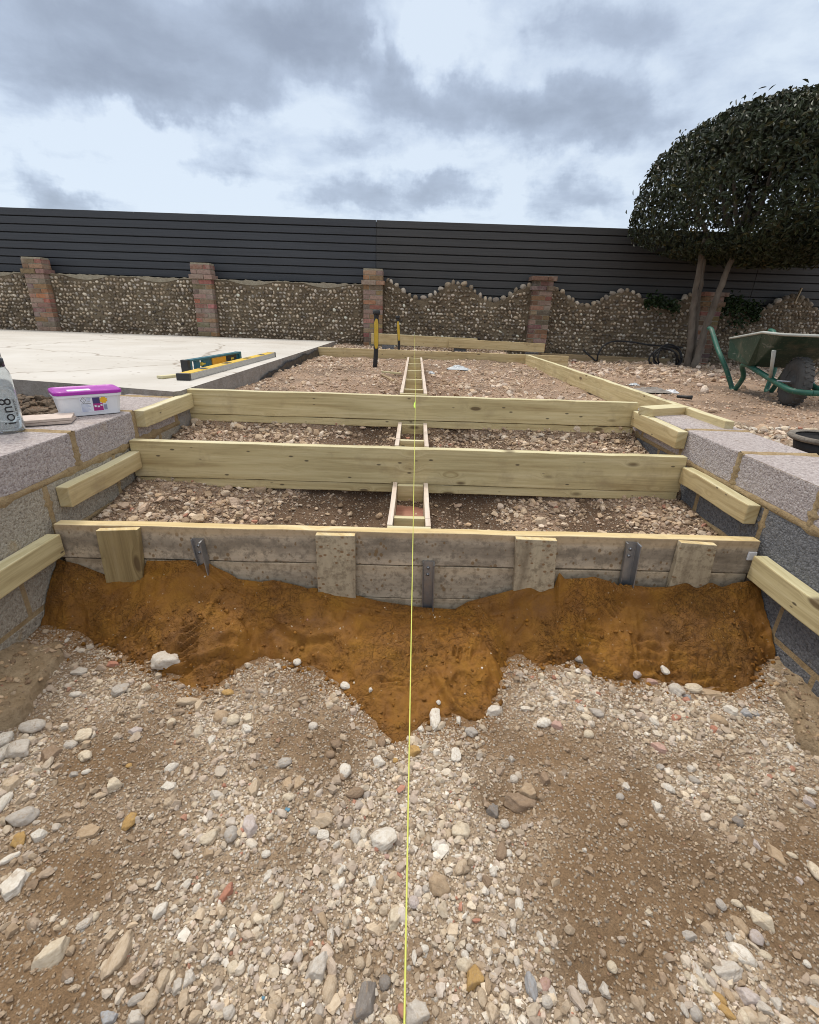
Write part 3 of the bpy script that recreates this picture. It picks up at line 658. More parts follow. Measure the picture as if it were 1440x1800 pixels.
# ------------------------------------------------------------------ single loose stones: photo column, row, width, height, colour, shape, turn, (own label, short reference)
COLW = {'w': ('white', (.72, .68, .61)), 'c': ('cream', (.66, .575, .445)), 'p': ('pale grey', (.60, .555, .495)), 'g': ('grey', (.46, .425, .385)), 'd': ('dark grey', (.25, .225, .205)), 'b': ('buff', (.55, .445, .325)), 't': ('tan', (.46, .345, .23)),
        'n': ('brown', (.30, .215, .145)), 'o': ('ochre', (.50, .32, .12)), 'l': ('lilac grey', (.55, .485, .46)), 'k': ('pink', (.52, .345, .29)), 'r': ('brick red', (.46, .215, .145)), 'u': ('blue grey', (.385, .39, .405)), 'B': ('blue', (.14, .32, .46))}
SHW = {'a': 'angular', 'r': 'rounded', 'f': 'flat', 'e': 'elongated', 'k': 'knobbly', 'w': 'wedge-shaped'}
STONES = '''
290 1166 56 36 p k 0|largest pale grey lump of stone, at the left edge of the orange sand|the largest lump at the sand
213 1215 32 22 g k 0
140 1182 26 15 p k 0
135 1222 25 13 w e 15
256 1208 20 15 c a 0
200 1168 22 10 r a 0|reddish-brown brick fragment beside the broken left footing|the brick fragment by the left footing
46 1150 19 11 c r 20
60 1280 44 30 p r 10|big pale rounded stone at the left, topmost of the cluster near the footing|the topmost big stone at far left
8 1302 28 26 w r 0
32 1322 42 32 p k 0
90 1328 40 28 n a 0|tan-brown domed stone in dark dirt, right of the pale cluster at far left|the tan-brown domed stone
3 1330 22 28 w r 0
24 1380 38 34 b w 0
200 1380 31 26 c a 0|cream triangular stone with a few dark pits, alone on the left dirt|the pitted cream triangle
124 1310 24 14 p r 0
150 1295 30 22 c k 0
150 1332 26 18 c k 0
152 1358 16 12 w r 20
130 1362 20 10 g a 0
297 1383 33 17 w f 0|flat lime-white chip lying left of the middle gravel|the flat lime-white chip
302 1352 25 18 w e 30
172 1400 30 14 b f 15
43 1440 47 32 g r 25|grey pitted stone low on the left, above a rusty brown lump|the grey pitted stone at left
5 1415 20 34 w r 0
228 1447 22 28 o r 0|rounded orange-ochre stone left of centre in the foreground|the orange-ochre stone
155 1466 60 28 t f 12|long flat tan slab of stone with a straight lower edge at left|the long tan slab
227 1347 12 9 o r 0
330 1235 46 18 b e 10
350 1242 18 24 b a 0
302 1272 16 14 c r 0
236 1285 27 18 l f 20
295 1412 24 20 b a 0
388 1262 26 22 t r 0
410 1268 24 20 c r 0
438 1265 22 18 c a 0
435 1283 21 18 w a 0
401 1219 23 12 o r 0
372 1303 17 18 w a 0
551 1278 17 14 p r 0
590 1247 28 14 n f 0
591 1310 22 17 n r 0
580 1328 18 13 n r 0
500 1343 27 18 g r 0|smooth grey oval stone with a dark shadow behind, left of the string|the smooth grey oval stone
505 1380 24 25 t f 0
527 1376 22 30 t f 0
508 1403 24 15 c r 0
506 1423 12 9 B f 0|bright blue chip among the pale stones left of the string|the bright blue chip
607 1358 23 26 w r 0|white potato-shaped stone standing out of dark dirt, left of the string|the white potato-shaped stone
625 1397 34 29 n r 20|large smooth grey-brown pebble left of the string|the large grey-brown pebble
565 1443 42 26 b k 0|buff spotted flat stone left of the string, in the pale gravel|the spotted buff stone
551 1462 20 13 p r 0
569 1470 24 18 w k 0
448 1388 22 33 b a 0
438 1456 36 42 l w 0|lilac-grey wedge of stone with a rusty stain|the lilac-grey wedge
407 1470 25 28 g r 0
676 1478 52 38 w k 0|largest creamy white block of stone, just left of the string|the largest creamy block
607 1208 19 22 w e -40
523 1166 16 14 w r 0
651 1213 9 9 w a 0
666 1342 26 22 w k 0
695 1338 11 9 o r 0
672 1306 15 20 n r 0
382 1398 24 16 p a 0
626 1472 22 28 p r 0
765 1263 21 44 w k 0|bright white lumpy stone on end at the tip of the sand, right of the string|the white lump at the sand tip
740 1283 14 14 w a 0
806 1267 10 18 w a 0
771 1236 9 9 w r 0
730 1322 23 20 o a 0
802 1330 20 28 w k 0
829 1290 25 18 g k 0
869 1252 30 34 p w 30|grey-buff wedge stone leaning right of the sand tip|the leaning grey-buff wedge
957 1273 29 24 w r 25|white rounded stone touching a pink one, right of the sand tip|the white stone beside the pink
979 1277 31 22 k a 10|pink angular brick stone touching a white one|the pink brick stone
1020 1248 18 19 p a 0
1031 1263 22 13 c r 0
1049 1255 25 17 g r -30
1034 1292 19 14 c r 0
1016 1232 15 9 r f 0
930 1395 37 30 t a 0|squarish tan stone lying on dark dirt, right of the gravel strip|the squarish tan stone
915 1413 60 32 n a 0|broad dark brown rock half buried under the squarish tan stone|the dark half-buried rock
957 1370 20 24 n a 0
868 1428 28 26 d a 0
811 1462 33 28 c k 0
788 1467 15 22 b e 90
898 1335 12 15 g a 0
903 1371 16 15 p r 0
772 1426 14 20 n w 0
824 1418 14 15 c a 0
887 1450 17 16 p r 0
1032 1183 17 13 l a 0
1030 1196 26 15 c a 0
1018 1160 15 13 g a 0
952 1189 12 15 c a 0
1118 1186 19 13 l a 0
1147 1200 16 20 k a -20|pink tabular stone at the sand's right edge|the pink stone at the sand edge
1169 1180 14 17 w k 0
1190 1217 25 22 p k 0
1219 1212 30 18 c r 0
1253 1221 54 24 t f -8|long tan-grey slab of stone lying against the sand on the right|the long slab at right
1286 1251 30 26 w a -25|creamy white chiselled block below the long slab at right|the creamy chiselled block
1310 1255 22 18 u a 0
1328 1256 16 11 u a 0
1208 1227 16 13 u a 0
1262 1267 27 22 t r -35
1187 1262 23 12 r f 0
1161 1318 30 19 k a -35|salmon-pink brick piece in the right-hand gravel|the salmon brick piece
1150 1270 14 20 w e -50
1176 1388 22 21 w r -40|clean white oval stone alone on the brown dirt at right|the clean white oval stone
1155 1420 23 18 w w 0|small white three-cornered stone on the brown dirt at right|the three-cornered white stone
1221 1373 18 17 g r -40
1290 1408 23 15 c r -20
1298 1447 21 18 d r 0
1162 1350 15 12 g a 0
1174 1355 14 10 w a 0
1101 1385 18 16 p a 0
1090 1402 14 12 g r 0
1425 1392 21 13 w r -10
1422 1410 24 18 l a 0
1240 1400 12 12 n r 0
1282 1370 22 17 c a 0
1213 1352 20 13 p a 0
1256 1283 14 13 r a 0
1395 1428 15 14 c e -50
70 1470 29 20 w a 0|squared white block chip at left, beside a rusty lump|the squared white chip
35 1478 25 24 o k 0|rusty brown lump at far left|the rusty lump
16 1511 36 15 w e 40
25 1556 50 48 w f 0|white flat four-sided flake of stone at the left edge|the white flat flake
54 1533 24 17 c a 20
97 1673 66 48 c w 45|large cream slab lying diagonally in the lower left corner|the diagonal cream slab
209 1682 34 82 b e 82|long finger-shaped buff stone pointing up the picture at lower left|the finger-shaped stone
195 1647 24 24 b a 40
283 1602 26 32 w e 60|leaf-shaped pale stone left of centre in the lower foreground|the leaf-shaped stone
114 1624 15 13 c a 0
149 1626 24 16 p r 35
168 1613 14 15 c r 0
122 1722 18 14 p r 0
130 1738 25 13 b a 20
286 1726 26 40 b a 0
332 1720 26 35 p a 0
313 1735 18 26 p a 0
265 1763 25 36 b r 0
242 1757 34 18 g e 35
192 1790 32 26 u a 0|pale stone with a blue paint stain at the bottom edge|the blue-stained stone
238 1792 38 28 p a 0
279 1555 10 20 w e 80
250 1553 19 12 b r 0
397 1573 19 38 r a 65|coral red sliver of brick in the lower left gravel|the coral red sliver
368 1475 28 36 c e 45
368 1502 20 18 t a 0
468 1503 17 14 w r 0
473 1540 17 25 w a 60
489 1585 20 32 c e 65
449 1615 17 22 b r 0
567 1618 16 36 t e -55
581 1645 17 30 p w 90
598 1665 18 12 c a 0
556 1706 40 60 p a 60|large pale stone with a bluish underside, left of the string near the bottom|the large blue-sided stone
579 1745 25 44 b r 80
642 1760 44 62 d a 70|largest dark grey flint with white streaks, near the bottom left of the string|the largest dark flint
612 1763 18 25 t r 80
697 1613 42 48 c w 70|large cream pointed stone right under the string|the pointed cream stone
409 1706 25 24 c k 0
441 1705 12 16 w r 0
463 1755 7 7 B r 0
485 1763 25 20 b r 0
403 1782 24 22 p r 0
475 1785 18 22 b r 0
654 1552 19 26 w a 0
669 1555 14 33 t e 80
681 1521 26 14 p f -20
680 1507 16 9 k r 0
690 1798 32 20 c r 0
677 1730 22 24 d r 0
633 1695 20 20 b r 0
648 1690 13 26 b e 85
615 1718 17 27 b e -60
538 1690 11 34 n e 75
769 1491 20 20 w r 0
769 1557 39 38 t k 0|tan porous round stone with dark pits, right of the string|the porous tan stone
748 1566 18 18 g a 0
728 1588 20 21 l r 0
805 1505 28 8 w f -5
811 1526 22 28 b r 60
881 1500 22 34 n e 70
894 1501 12 13 w r 0
867 1533 14 18 w r 0
912 1592 19 26 w r 80
856 1550 18 24 n a 0
816 1700 29 23 c r 0
835 1721 36 46 o a 55|big ochre-brown stone near the bottom, right of the string|the big ochre stone
858 1732 14 29 t e 85
848 1757 18 33 b e -75
863 1780 30 38 b a 0
736 1785 46 40 p a 0|broad pale stone cut by the bottom edge, just right of the string|the broad pale stone at the bottom
934 1738 24 50 u e -80|tall blue-grey stone near the bottom, right of centre|the tall blue-grey stone
957 1733 25 27 k r 40
961 1763 22 20 p r 0
970 1745 15 26 p e -70
1023 1732 18 36 p a -80
1063 1742 20 30 p a 0
1076 1702 18 20 c r 0
874 1667 16 23 t r 60
746 1669 17 13 w r 0
729 1683 11 28 w e 85
792 1666 16 15 c r 0
825 1667 13 13 p r 0
818 1680 15 14 w r 0
962 1672 14 10 c r 0
952 1658 9 16 w e -60
1028 1495 9 9 w a 0
908 1690 12 18 p r 0
915 1675 12 14 c a 0
1337 1618 42 34 c a -35|large creamy pointed stone in the dirt at lower right|the creamy pointed stone
1329 1650 26 23 l r 0
1301 1628 22 34 t e -70
1296 1590 20 17 c r -20
1267 1592 17 18 g r 0
1303 1683 46 46 w e -45|long pinkish-white stone lying diagonally at lower right|the long pinkish-white stone
1278 1712 58 34 p k 0|broad pale two-humped stone at lower right|the two-humped stone
1312 1752 48 40 l a -20|large lilac-grey slab near the lower right corner|the large lilac slab
1343 1680 21 19 c r -25
1237 1735 18 32 c e -60
1264 1758 26 22 o r -40
1280 1750 19 28 t e -70
1276 1780 32 18 o e -40|orange-cream lozenge pebble near the bottom right|the orange-cream lozenge
1252 1771 14 12 w r 0
1225 1708 15 32 p e -80
1209 1717 12 14 c r 0
1308 1792 20 22 c r 0
1221 1783 22 22 g r 0
1365 1505 27 36 t w -60|flat tan wedge half sunk in the dirt at right|the sunken tan wedge
1434 1535 20 28 c r 0
1405 1548 11 14 l a 0
1393 1505 17 10 c r -30
1330 1485 12 16 l a 0
1140 1605 16 14 c a 0
1139 1625 10 12 w e -50
1210 1616 11 18 c r 80
1212 1646 27 16 g a 0
1366 1765 18 20 p a 0
1432 1770 20 28 p r -50
1345 1740 16 20 l e -50
1419 1696 13 12 w r 0
1281 1648 14 20 g r 70
1294 1650 18 17 w a 0
1217 1768 20 12 w e -10
1203 1777 13 20 p r 0
1345 1775 24 26 p a -40
'''
def build_stones():
    vars_ = {}
    def variant(k, shp):
        key = (k, shp)
        if key not in vars_:
            pl, soft, rn = {'a': (8, .05, .05), 'r': (7, .14, .55), 'f': (8, .06, .1), 'e': (8, .09, .25), 'k': (11, .10, .2), 'w': (5, .05, .0)}[shp]
            V, Fc = ICO[4]; P = rock_slab(V, 900 + 31 * k + ord(shp)) if shp in 'awf' else rock_dirs(V, 900 + 31 * k + ord(shp), pl, soft, rn)
            if shp == 'e': P = .5 * P + .5 * rock_slab(V, 950 + k)
            if shp == 'k':
                r = np.random.default_rng(k); q = np.zeros(len(P))
                for _ in range(6): a = r.normal(size=3); q += np.sin(P @ a * 3.2 + r.uniform(0, 6))
                P = P * (1 + .035 * q)[:, None]
            if shp == 'w': P = P * (1 - .35 * P[:, :1] * np.array([0, 1, .6]))
            o = mesh_np('stone', P, Fc, M_STONE, True); me = o.data; bpy.data.objects.remove(o); vars_[key] = me
        return vars_[key]
    items = []
    for i, ln in enumerate(x for x in STONES.strip().split('\n')):
        f = ln.split('|'); a = f[0].split(); u, v, w_, h_ = map(float, a[:4]); ang = float(a[6]) if len(a) > 6 else 0
        items.append(dict(i=i, u=u, v=v, w=w_, h=h_, c=a[4], s=a[5], ang=ang, lab=f[1] if len(f) > 1 else None, ref=f[2] if len(f) > 2 else None))
    marks = [t for t in items if t['ref']]; used = set(t['lab'] for t in marks)
    def rel(t, m):
        du, dv = t['u'] - m['u'], t['v'] - m['v']; far = math.hypot(du, dv) > 90
        x = ('right' if du > 0 else 'left') if abs(du) > .45 * abs(dv) else ''; y = ('below' if dv > 0 else 'above') if abs(dv) > .45 * abs(du) else ''
        near = '' if far else 'just '
        if x and y: return f"{near}{y} and {x} of {m['ref']}"
        return f"{near}{x} of {m['ref']}" if x else f"{near}{y} {m['ref']}"
    for t in items:
        if not t['lab']:
            m_ = max(t['w'], t['h']); sz = 'tiny ' if m_ < 13 else 'small ' if m_ < 20 else 'large ' if m_ > 33 else ''
            base = f"{sz}{COLW[t['c']][0]} {SHW[t['s']]} stone"
            for m in sorted(marks, key=lambda m: math.hypot(m['u'] - t['u'], m['v'] - t['v'])):
                l = f"{base} {rel(t, m)}"
                if l not in used and len(l.split()) <= 16: break
            t['lab'] = l; used.add(l)
        p = on_surf(t['u'], t['v']); dirv = p - CPOS; zc = dirv @ FWD; k = zc / F_PX; sn = -dirv[2] / np.linalg.norm(dirv); cs = math.sqrt(1 - sn * sn)
        W_, H_ = t['w'] * k, t['h'] * k; a = rad(t['ang']); flat = {'f': .30, 'r': .62, 'e': .6, 'a': .55, 'k': .6, 'w': .45}[t['s']]
        if t['ang']:
            L = max(W_, H_) * (1.02 if abs(t['ang']) > 60 or abs(t['ang']) < 25 else 1.12); S = min(min(W_, H_), L * .62)
        else: L, S = W_, H_
        th = flat * min(L, S)
        # the depth that gives this height in the picture
        D = max((S - .45 * th * cs) / max(sn, .3), .55 * S) if not t['ang'] else S
        o = bpy.data.objects.new('stone', variant(t['i'] % 9, t['s'])); C.objects.link(o)
        o.scale = (L / 2, D / 2, th / 2 * 1.25); o.rotation_euler = (random.gauss(0, .08), random.gauss(0, .08), a + random.gauss(0, .05))
        o.location = (p[0], p[1], float(surf(p[0], p[1])) + th * .28)
        c = np.array(COLW[t['c']][1]) * random.uniform(.92, 1.06); o.color = (*c, 1); tag(o, t['lab'], 'stone', 'larger loose stones on the dirt')
build_stones()


# ------------------------------------------------------------------ front formwork
YB = 1.655
def front(x, z, dy=0.0): return (x, YB + dy + .0115 * (x + 1.36), z)
TW = .045
board('timber_board', front(-1.36, .422, TW / 2), front(1.362, .436, TW / 2), TW, .142, [M_STAIN, M_FRESH, M_END], 'cement-stained top board of the front formwork, pegs and metal stakes standing against it', 'timber board', 'front formwork boards')
board('timber_board', front(-1.35, .276, TW / 2), front(1.352, .290, TW / 2), TW, .146, [M_STAIN2, M_STAIN2], 'pale stained second board of the front formwork, half buried in orange sand', 'timber board', 'front formwork boards')
board('timber_board', front(-1.0, .128, TW / 2), front(1.0, .140, TW / 2), TW, .12, [M_STAIN2, M_STAIN2], 'lowest formwork board, showing only as a sliver beside the middle metal stake', 'timber board', 'front formwork boards')
PEGS = [((-1.183, .412), (-1.024, .422), (-1.19, .15), (-1.045, .15), M_DIRTYTIM, 'brown muddy wooden peg at the left end of the stained front board'),
        ((-.354, .421), (-.204, .422), (-.354, .12), (-.203, .11), M_PEG, 'upright pale stained peg on the front board, between two metal stakes left of the string'),
        ((.409, .429), (.566, .427), (.426, .16), (.588, .16), M_PEG, 'stained wooden peg just right of the string with orange sand smeared at its foot'),
        ((1.039, .434), (1.179, .427), (1.038, .17), (1.195, .17), M_PEG, 'rust-spotted leaning peg nearest the right end of the front board')]
for (tl, tr, bl, br, m, lab) in PEGS:
    mb = MB(); f = lambda p, dy: front(p[0], p[1], dy)
    vs = [f(bl, -.03), f(br, -.03), f(br, -.002), f(bl, -.002), f(tl, -.03), f(tr, -.03), f(tr, -.002), f(tl, -.002)]
    o0 = Vector(f(((tl[0] + tr[0]) / 2, (tl[1] + bl[1]) / 2), -.016)); M = Matrix.Translation(o0) @ Matrix.Rotation(rad(90), 4, 'Y')
    Mi = M.inverted(); mb.add([Mi @ Vector(p) for p in vs], [(0, 3, 2, 1), (4, 5, 6, 7), (0, 1, 5, 4), (1, 2, 6, 5), (2, 3, 7, 6), (3, 0, 4, 7)])
    mb.m[1] = 1
    tag(mb.build('wooden_peg', [m, M_FRESH], None, .003, 2, M), lab, 'wooden peg', 'pegs holding the front formwork')
STAKES = [((-.835, .38), (-.808, .12), 0, 'short galvanised metal stake right of the brown muddy peg'),
          ((.058, .312), (.066, .03), 0, 'galvanised metal stake beside the yellow string, lowest of the three'),
          ((.838, .42), (.850, .15), 1, 'tall galvanised metal stake between the two right-hand pegs')]
for (tp, bt, k, lab) in STAKES:
    mb = MB(); wv, th, dp = .046, .004, .04
    prof = [(0, 0), (wv, 0), (wv, -dp), (wv - th, -dp), (wv - th, -th), (th, -th), (th, -dp * .45), (0, -dp * .45)]
    base = Vector(front(bt[0], bt[1])); topv = Vector(front(tp[0], tp[1])); n = len(prof)
    vs = [base + Vector((a, b_ - .003, 0)) for a, b_ in prof] + [topv + Vector((a, b_ - .003, 0)) for a, b_ in prof]
    fs = [(i, (i + 1) % n, n + (i + 1) % n, n + i) for i in range(n)]
    fs += [tuple(range(n)), tuple(range(2 * n - 1, n - 1, -1))]
    M = Matrix.Translation(base); Mi = M.inverted(); mb.add([Mi @ v for v in vs], [f[::-1] for f in fs])
    so = mb.build('metal_stake', M_STEEL, None, .0012, 1, M); tag(so, lab, 'metal stake', 'metal stakes against the front formwork')
    for dz in (-.03, -.06):
        sb = MB(); p = topv - base + Vector((wv * .5, -.006, dz)); sb.tube([p + Vector((0, .003, 0)), p + Vector((0, -.005, 0))], .006, 8); sb.build('screw', M_STEEL, so)
# ------------------------------------------------------------------ step boards 2 and 3
board('timber_board', (-1.375, 2.285, .597), (1.35, 2.30, .604), TW, .181, [M_TIM, M_TOP, M_END], 'wide pale green pine board across the steps, second from the front, full of knots', 'timber board', 'step riser boards')
board('timber_board', (-1.37, 2.289, .413), (1.345, 2.304, .420), TW, .044, [M_TIM, M_TIM], 'lower pine strip showing under the second step board', 'timber board', 'step riser boards')
board('timber_board', (-1.372, 2.94, .750), (1.362, 2.955, .757), TW, .145, [M_TIM, M_TOP, M_END], 'pale green pine board across the top step, crossing under the bright string knot', 'timber board', 'step riser boards')
board('timber_board', (-1.37, 2.944, .602), (1.358, 2.959, .608), TW, .042, [M_TIM, M_TIM], 'lower pine strip showing under the top step board', 'timber board', 'step riser boards')
# ------------------------------------------------------------------ cleats on the side walls
G = 'timber cleats fixed to the block walls'
def cleat(xf, y0, y1, zt, h, side, m, lab):
    x = xf + side * .028
    o = board('timber_cleat', (x, y0, zt), (x, y1, zt + .004), .052, h, m, lab, 'timber cleat', G, bevel=.005)
cleat(-1.326, 2.36, 2.912, .724, .084, -1, [M_TIM, M_TOP, M_END], 'timber cleat on the left block wall butting the top step board')
cleat(-1.326, 1.735, 2.258, .540, .084, -1, [M_TIM2, M_TOP, M_END], 'timber cleat on the left wall between the stained front board and the second step board')
cleat(-1.326, 1.02, 1.640, .386, .090, -1, [M_TIM, M_TOP, M_END], 'timber cleat low on the left wall, in front of the stained board')
cleat(1.326, 2.375, 2.928, .708, .088, 1, [M_TIM2, M_TOP, M_END], 'timber cleat on the right block wall below the top step board')
cleat(1.326, 1.765, 2.268, .556, .082, 1, [M_TIM2, M_TOP, M_END], 'yellowish timber cleat on the right wall between the front and second boards')
cleat(1.326, .98, 1.655, .385, .098, 1, [M_TIM, M_TOP, M_END], 'long greenish cleat low on the right wall beside the orange sand')
# white packer at the right end of the front board
mb = MB(); mb.box((-.016, -.004, -.018), (.016, .004, .018)); tag(mb.build('plastic_packer', M_WHITEPL, None, .002, 2, Matrix.Translation((1.342, YB + .026, .374))), 'small white plastic packer above the right front cleat', 'packer')
# ------------------------------------------------------------------ rails and far boards
board('timber_board', (1.575, 7.05, .750), (1.625, 2.46, .752), .048, .145, [M_TIM, M_TOP, M_END], 'long pale pine rail running back along the right side of the terrace', 'timber board')
mb = board('timber_board', (1.34, 2.79, .757), (1.60, 2.90, .757), .10, .045, [M_TIM2, M_TOP, M_END], 'short offcut lying flat on the right wall between top step board and rail', 'timber offcut')
board('timber_board', (-1.36, 7.10, .750), (2.165, 7.10, .745), .048, .147, [M_TIM2, M_TIM2, M_END], 'brown pine board closing the far end of the terrace below the flint wall', 'timber board')
board('timber_board', (-.728, 8.40, .915), (1.02, 8.40, .885), .048, .165, [M_TIM2, M_TOP, M_END], 'raised timber plank against the flint wall, behind the two upright handles', 'timber board')
board('timber_board', (.55, 8.335, .872), (2.125, 8.335, .846), .048, .135, [M_TIM2, M_TIM2, M_END], 'raised timber plank against the flint wall, lapped in front toward the brick pier', 'timber board')
for x in (-.45, .75, 1.95):
    zt = .915 - .165 - (x + .73) * .017; zg = float(ground_h(x, 8.4)); mb = MB(); mb.box((-.1, -.05, 0), (.1, .05, max(zt - zg, .05)))
    tag(mb.build('concrete_block', M_BLK_DARK, None, .004, 2, Matrix.Translation((x, 8.42, zg - .004))), {-.45: 'dark block under the left end of the raised plank', .75: 'dark block under the middle of the raised planks', 1.95: 'dark block under the right end of the raised planks'}[x], 'block', 'blocks under the raised planks')
board('timber_board', (2.25, 8.95, .66), (4.5, 8.93, .64), .07, .2, [M_OLD, M_OLD], 'old brown edging timber at the foot of the flint wall behind the hose', 'edging timber')
# ------------------------------------------------------------------ central box forms
def box_form(y0, y1, zt, cells, lab, pink):
    e = empty('box_form', (0, y0, zt - .16), lab, 'box form', 'wooden box forms under the string'); W, th, H = .172, .021, .155; L = y1 - y0
    for sx in (-1, 1):
        board('side_board', (sx * (W - th) / 2, 0, .16), (sx * (W - th) / 2, L, .16), th, H, [M_PLY, M_PLYEDGE, M_PLYEDGE], parent=e, warp=.0006, bevel=.001)
    for k in cells:
        board('divider', (-W / 2 + th + .001, k, .152), (W / 2 - th - .001, k, .152), .028, .088, [M_TIM, M_TOP], parent=e, warp=.0004, bevel=.0015)
    mb = MB(); mb.box((-W / 2 + th + .001, .0, .046), (W / 2 - th - .001, L, .062)); mb.build('base_board', M_PINKPLY if pink else M_PLY, e)
    board('end_strip', (-W / 2, -.012, .156), (W / 2, -.012, .156), .022, .07, [M_TIM, M_TOP], parent=e, warp=.0003, bevel=.001)
box_form(1.735, 2.262, .432, (.10, .512), 'nearest wooden box form, with a reddish floor, behind the stained front board', True)
box_form(2.345, 2.912, .597, (.15, .55), 'middle wooden box form between the second and top step boards', False)
box_form(3.085, 5.90, .750, (.22, .77, 1.42, 2.10, 2.79), 'long ladder-like box form with four cells on the terrace gravel', False)
# ------------------------------------------------------------------ string line
sp = [onz(711, 1800, .62), np.array([.012, 2.91, .756]), np.array([-.02, 8.372, .935])]
q0 = sp[0] + (sp[0] - sp[1]) * .35
pts = [q0, sp[0]] + [sp[0] + (sp[1] - sp[0]) * k / 6 for k in range(1, 7)] + [sp[1] + (sp[2] - sp[1]) * k / 10 for k in range(1, 11)]
mb = MB(); mb.tube(pts, .00105, 6)
st = mb.build('string_line', M_STRING, None); tag(st, 'taut yellow builder\'s string line running up the middle of the steps', 'string line')
kp = sp[0] + (sp[1] - sp[0]) * .93
mb = MB(); mb.tube([kp + (sp[1] - sp[0]) * a + np.array([dx_, 0, -b_]) for a, dx_, b_ in ((.02, 0, 0), (0, -.003, .002), (-.02, -.005, .004), (-.035, -.002, .003), (-.05, 0, 0))], [.0012, .0035, .005, .004, .0015], 8)
mb.build('knot', M_KNOT, st)
mb = MB(); mb.tube([(-.02, 8.372, .86), (-.02, 8.372, .955)], .004, 8); tag(mb.build('line_pin', M_STEEL), 'thin steel pin holding the far end of the yellow string', 'line pin')

# ------------------------------------------------------------------ block walls
def block_wall(side, lab, joints_top, joints2, mats):
    xf = side * 1.38; e = empty('block_wall', (xf, 2.0, 0), lab, 'block wall', 'low block walls beside the steps'); wid = .315
    def put(mb, name, m, lo, hi, bev=.006):
        mb.box(lo, hi); c = Vector(((lo[0] + hi[0]) / 2, (lo[1] + hi[1]) / 2, (lo[2] + hi[2]) / 2))
        o = mb.build(name, m, None, bev, 2); o.parent = e; o.matrix_parent_inverse = Matrix.Translation((-xf, -2.0, 0)); return o
    xa, xb = (xf - wid, xf) if side < 0 else (xf, xf + wid)
    def course(js, z0, z1, mm):
        for i in range(len(js) - 1):
            off = random.uniform(0, .004); a, b_ = (xa, xb - off) if side < 0 else (xa + off, xb)
            put(MB(), 'block', mm[i % len(mm)] if isinstance(mm, list) else mm, (a, js[i] + .006, z0 + random.uniform(0, .002)), (b_, js[i + 1] - .006, z1 - random.uniform(0, .003)))
    zt = .722 if side < 0 else .714
    course(joints_top, zt - .142, zt, mats[0]); course(joints2, .355, zt - .158, mats[1]); course([j + .21 for j in joints2[:-1]] , .13, .343, mats[2])
    course(joints2, -.1, .118, mats[2])
    # mortar: the bed and the perpends stand a little proud, with squeezed-out lumps
    mb = MB(); ins = .004
    xc, xd = (xa + .012, xb - ins) if side < 0 else (xa + ins, xb - .012)
    y0, y1 = joints_top[0], joints_top[-1]
    mb.box((xc, y0, -.1), (xd, y1, zt - .006))
    face = xb if side < 0 else xa
    def smear(ya, yb, za, zb, n, out=.002, wide=0.0):
        # irregular bead of mortar on the joint
        k = max(3, n); vs, fs = [], []; along_y = abs(yb - ya) > abs(zb - za)
        for i in range(k + 1):
            t_ = i / k; y = ya + (yb - ya) * t_; z = za + (zb - za) * t_; hw = .008 + .005 * abs(math.sin(i * .9 + ya * 9)) + random.uniform(0, .004) + (.012 if random.random() < .12 else 0) + wide * random.uniform(.5, 1.2)
            oy, oz = (0, hw) if along_y else (hw, 0)
            for j, (s_, d_) in enumerate(((-1, -.004), (-.5, out), (.5, out * random.uniform(.4, 1.3)), (1, -.004))):
                vs.append((face - side * d_, y + oy * s_, z + oz * s_))
        for i in range(k):
            for j in range(3): fs.append((4 * i + j, 4 * i + j + 1, 4 * i + 5 + j, 4 * i + 4 + j) if side > 0 else (4 * i + j, 4 * i + 4 + j, 4 * i + 5 + j, 4 * i + j + 1))
        mb.add(vs, fs, 0, smooth=True)
    smear(y0, y1, zt - .150, zt - .150, 60); smear(y0, y1, .349, .349, 50)
    for j in joints_top[1:-1]: smear(j, j, zt - .14, zt + .001, 14, .003, .009 if side < 0 else .003)
    for j in joints2[1:-1]: smear(j, j, .36, zt - .16, 14, .003)
    for j in joints2[:-1]:
        if j > 1.7: smear(j + .21, j + .21, .13, .34, 12, .003)
    # mortar left across the top joints
    for j in joints_top[1:-1]:
        n = 8; vs, fs = [], []
        for i in range(n + 1):
            x = xa - .001 + (xb - xa + .002) * i / n; hw = .012 + random.uniform(0, .02)
            vs += [(x, j - hw, zt - .004), (x, j, zt + .004 + random.uniform(0, .003)), (x, j + hw * random.uniform(.6, 1.6), zt - .004)]
        for i in range(n): fs += [(3 * i, 3 * i + 3, 3 * i + 4, 3 * i + 1), (3 * i + 1, 3 * i + 4, 3 * i + 5, 3 * i + 2)]
        mb.add(vs, fs, 0, smooth=True)
    o = mb.build('mortar', M_MORT, None); o.parent = e; o.matrix_parent_inverse = Matrix.Translation((-xf, -2.0, 0))
    return e
block_wall(-1, 'low concrete block wall left of the steps, carrying the bottle and the purple-lidded tub', [.15, .58, 1.02, 1.46, 1.90, 2.35, 2.78, 3.04], [.15, .38, .82, 1.26, 1.69, 2.13, 2.57, 3.03], [M_BLK_TOP, M_BLK_GREY, M_BLK_GREY])
block_wall(1, 'low concrete block wall right of the steps, dark grey below a lilac-grey top course', [.2, .65, 1.09, 1.53, 1.97, 2.41, 2.85, 3.02], [.2, .42, .86, 1.30, 1.735, 2.175, 2.62, 3.01], [M_BLK_TOP, M_BLK_DARK, M_BLK_DARK])
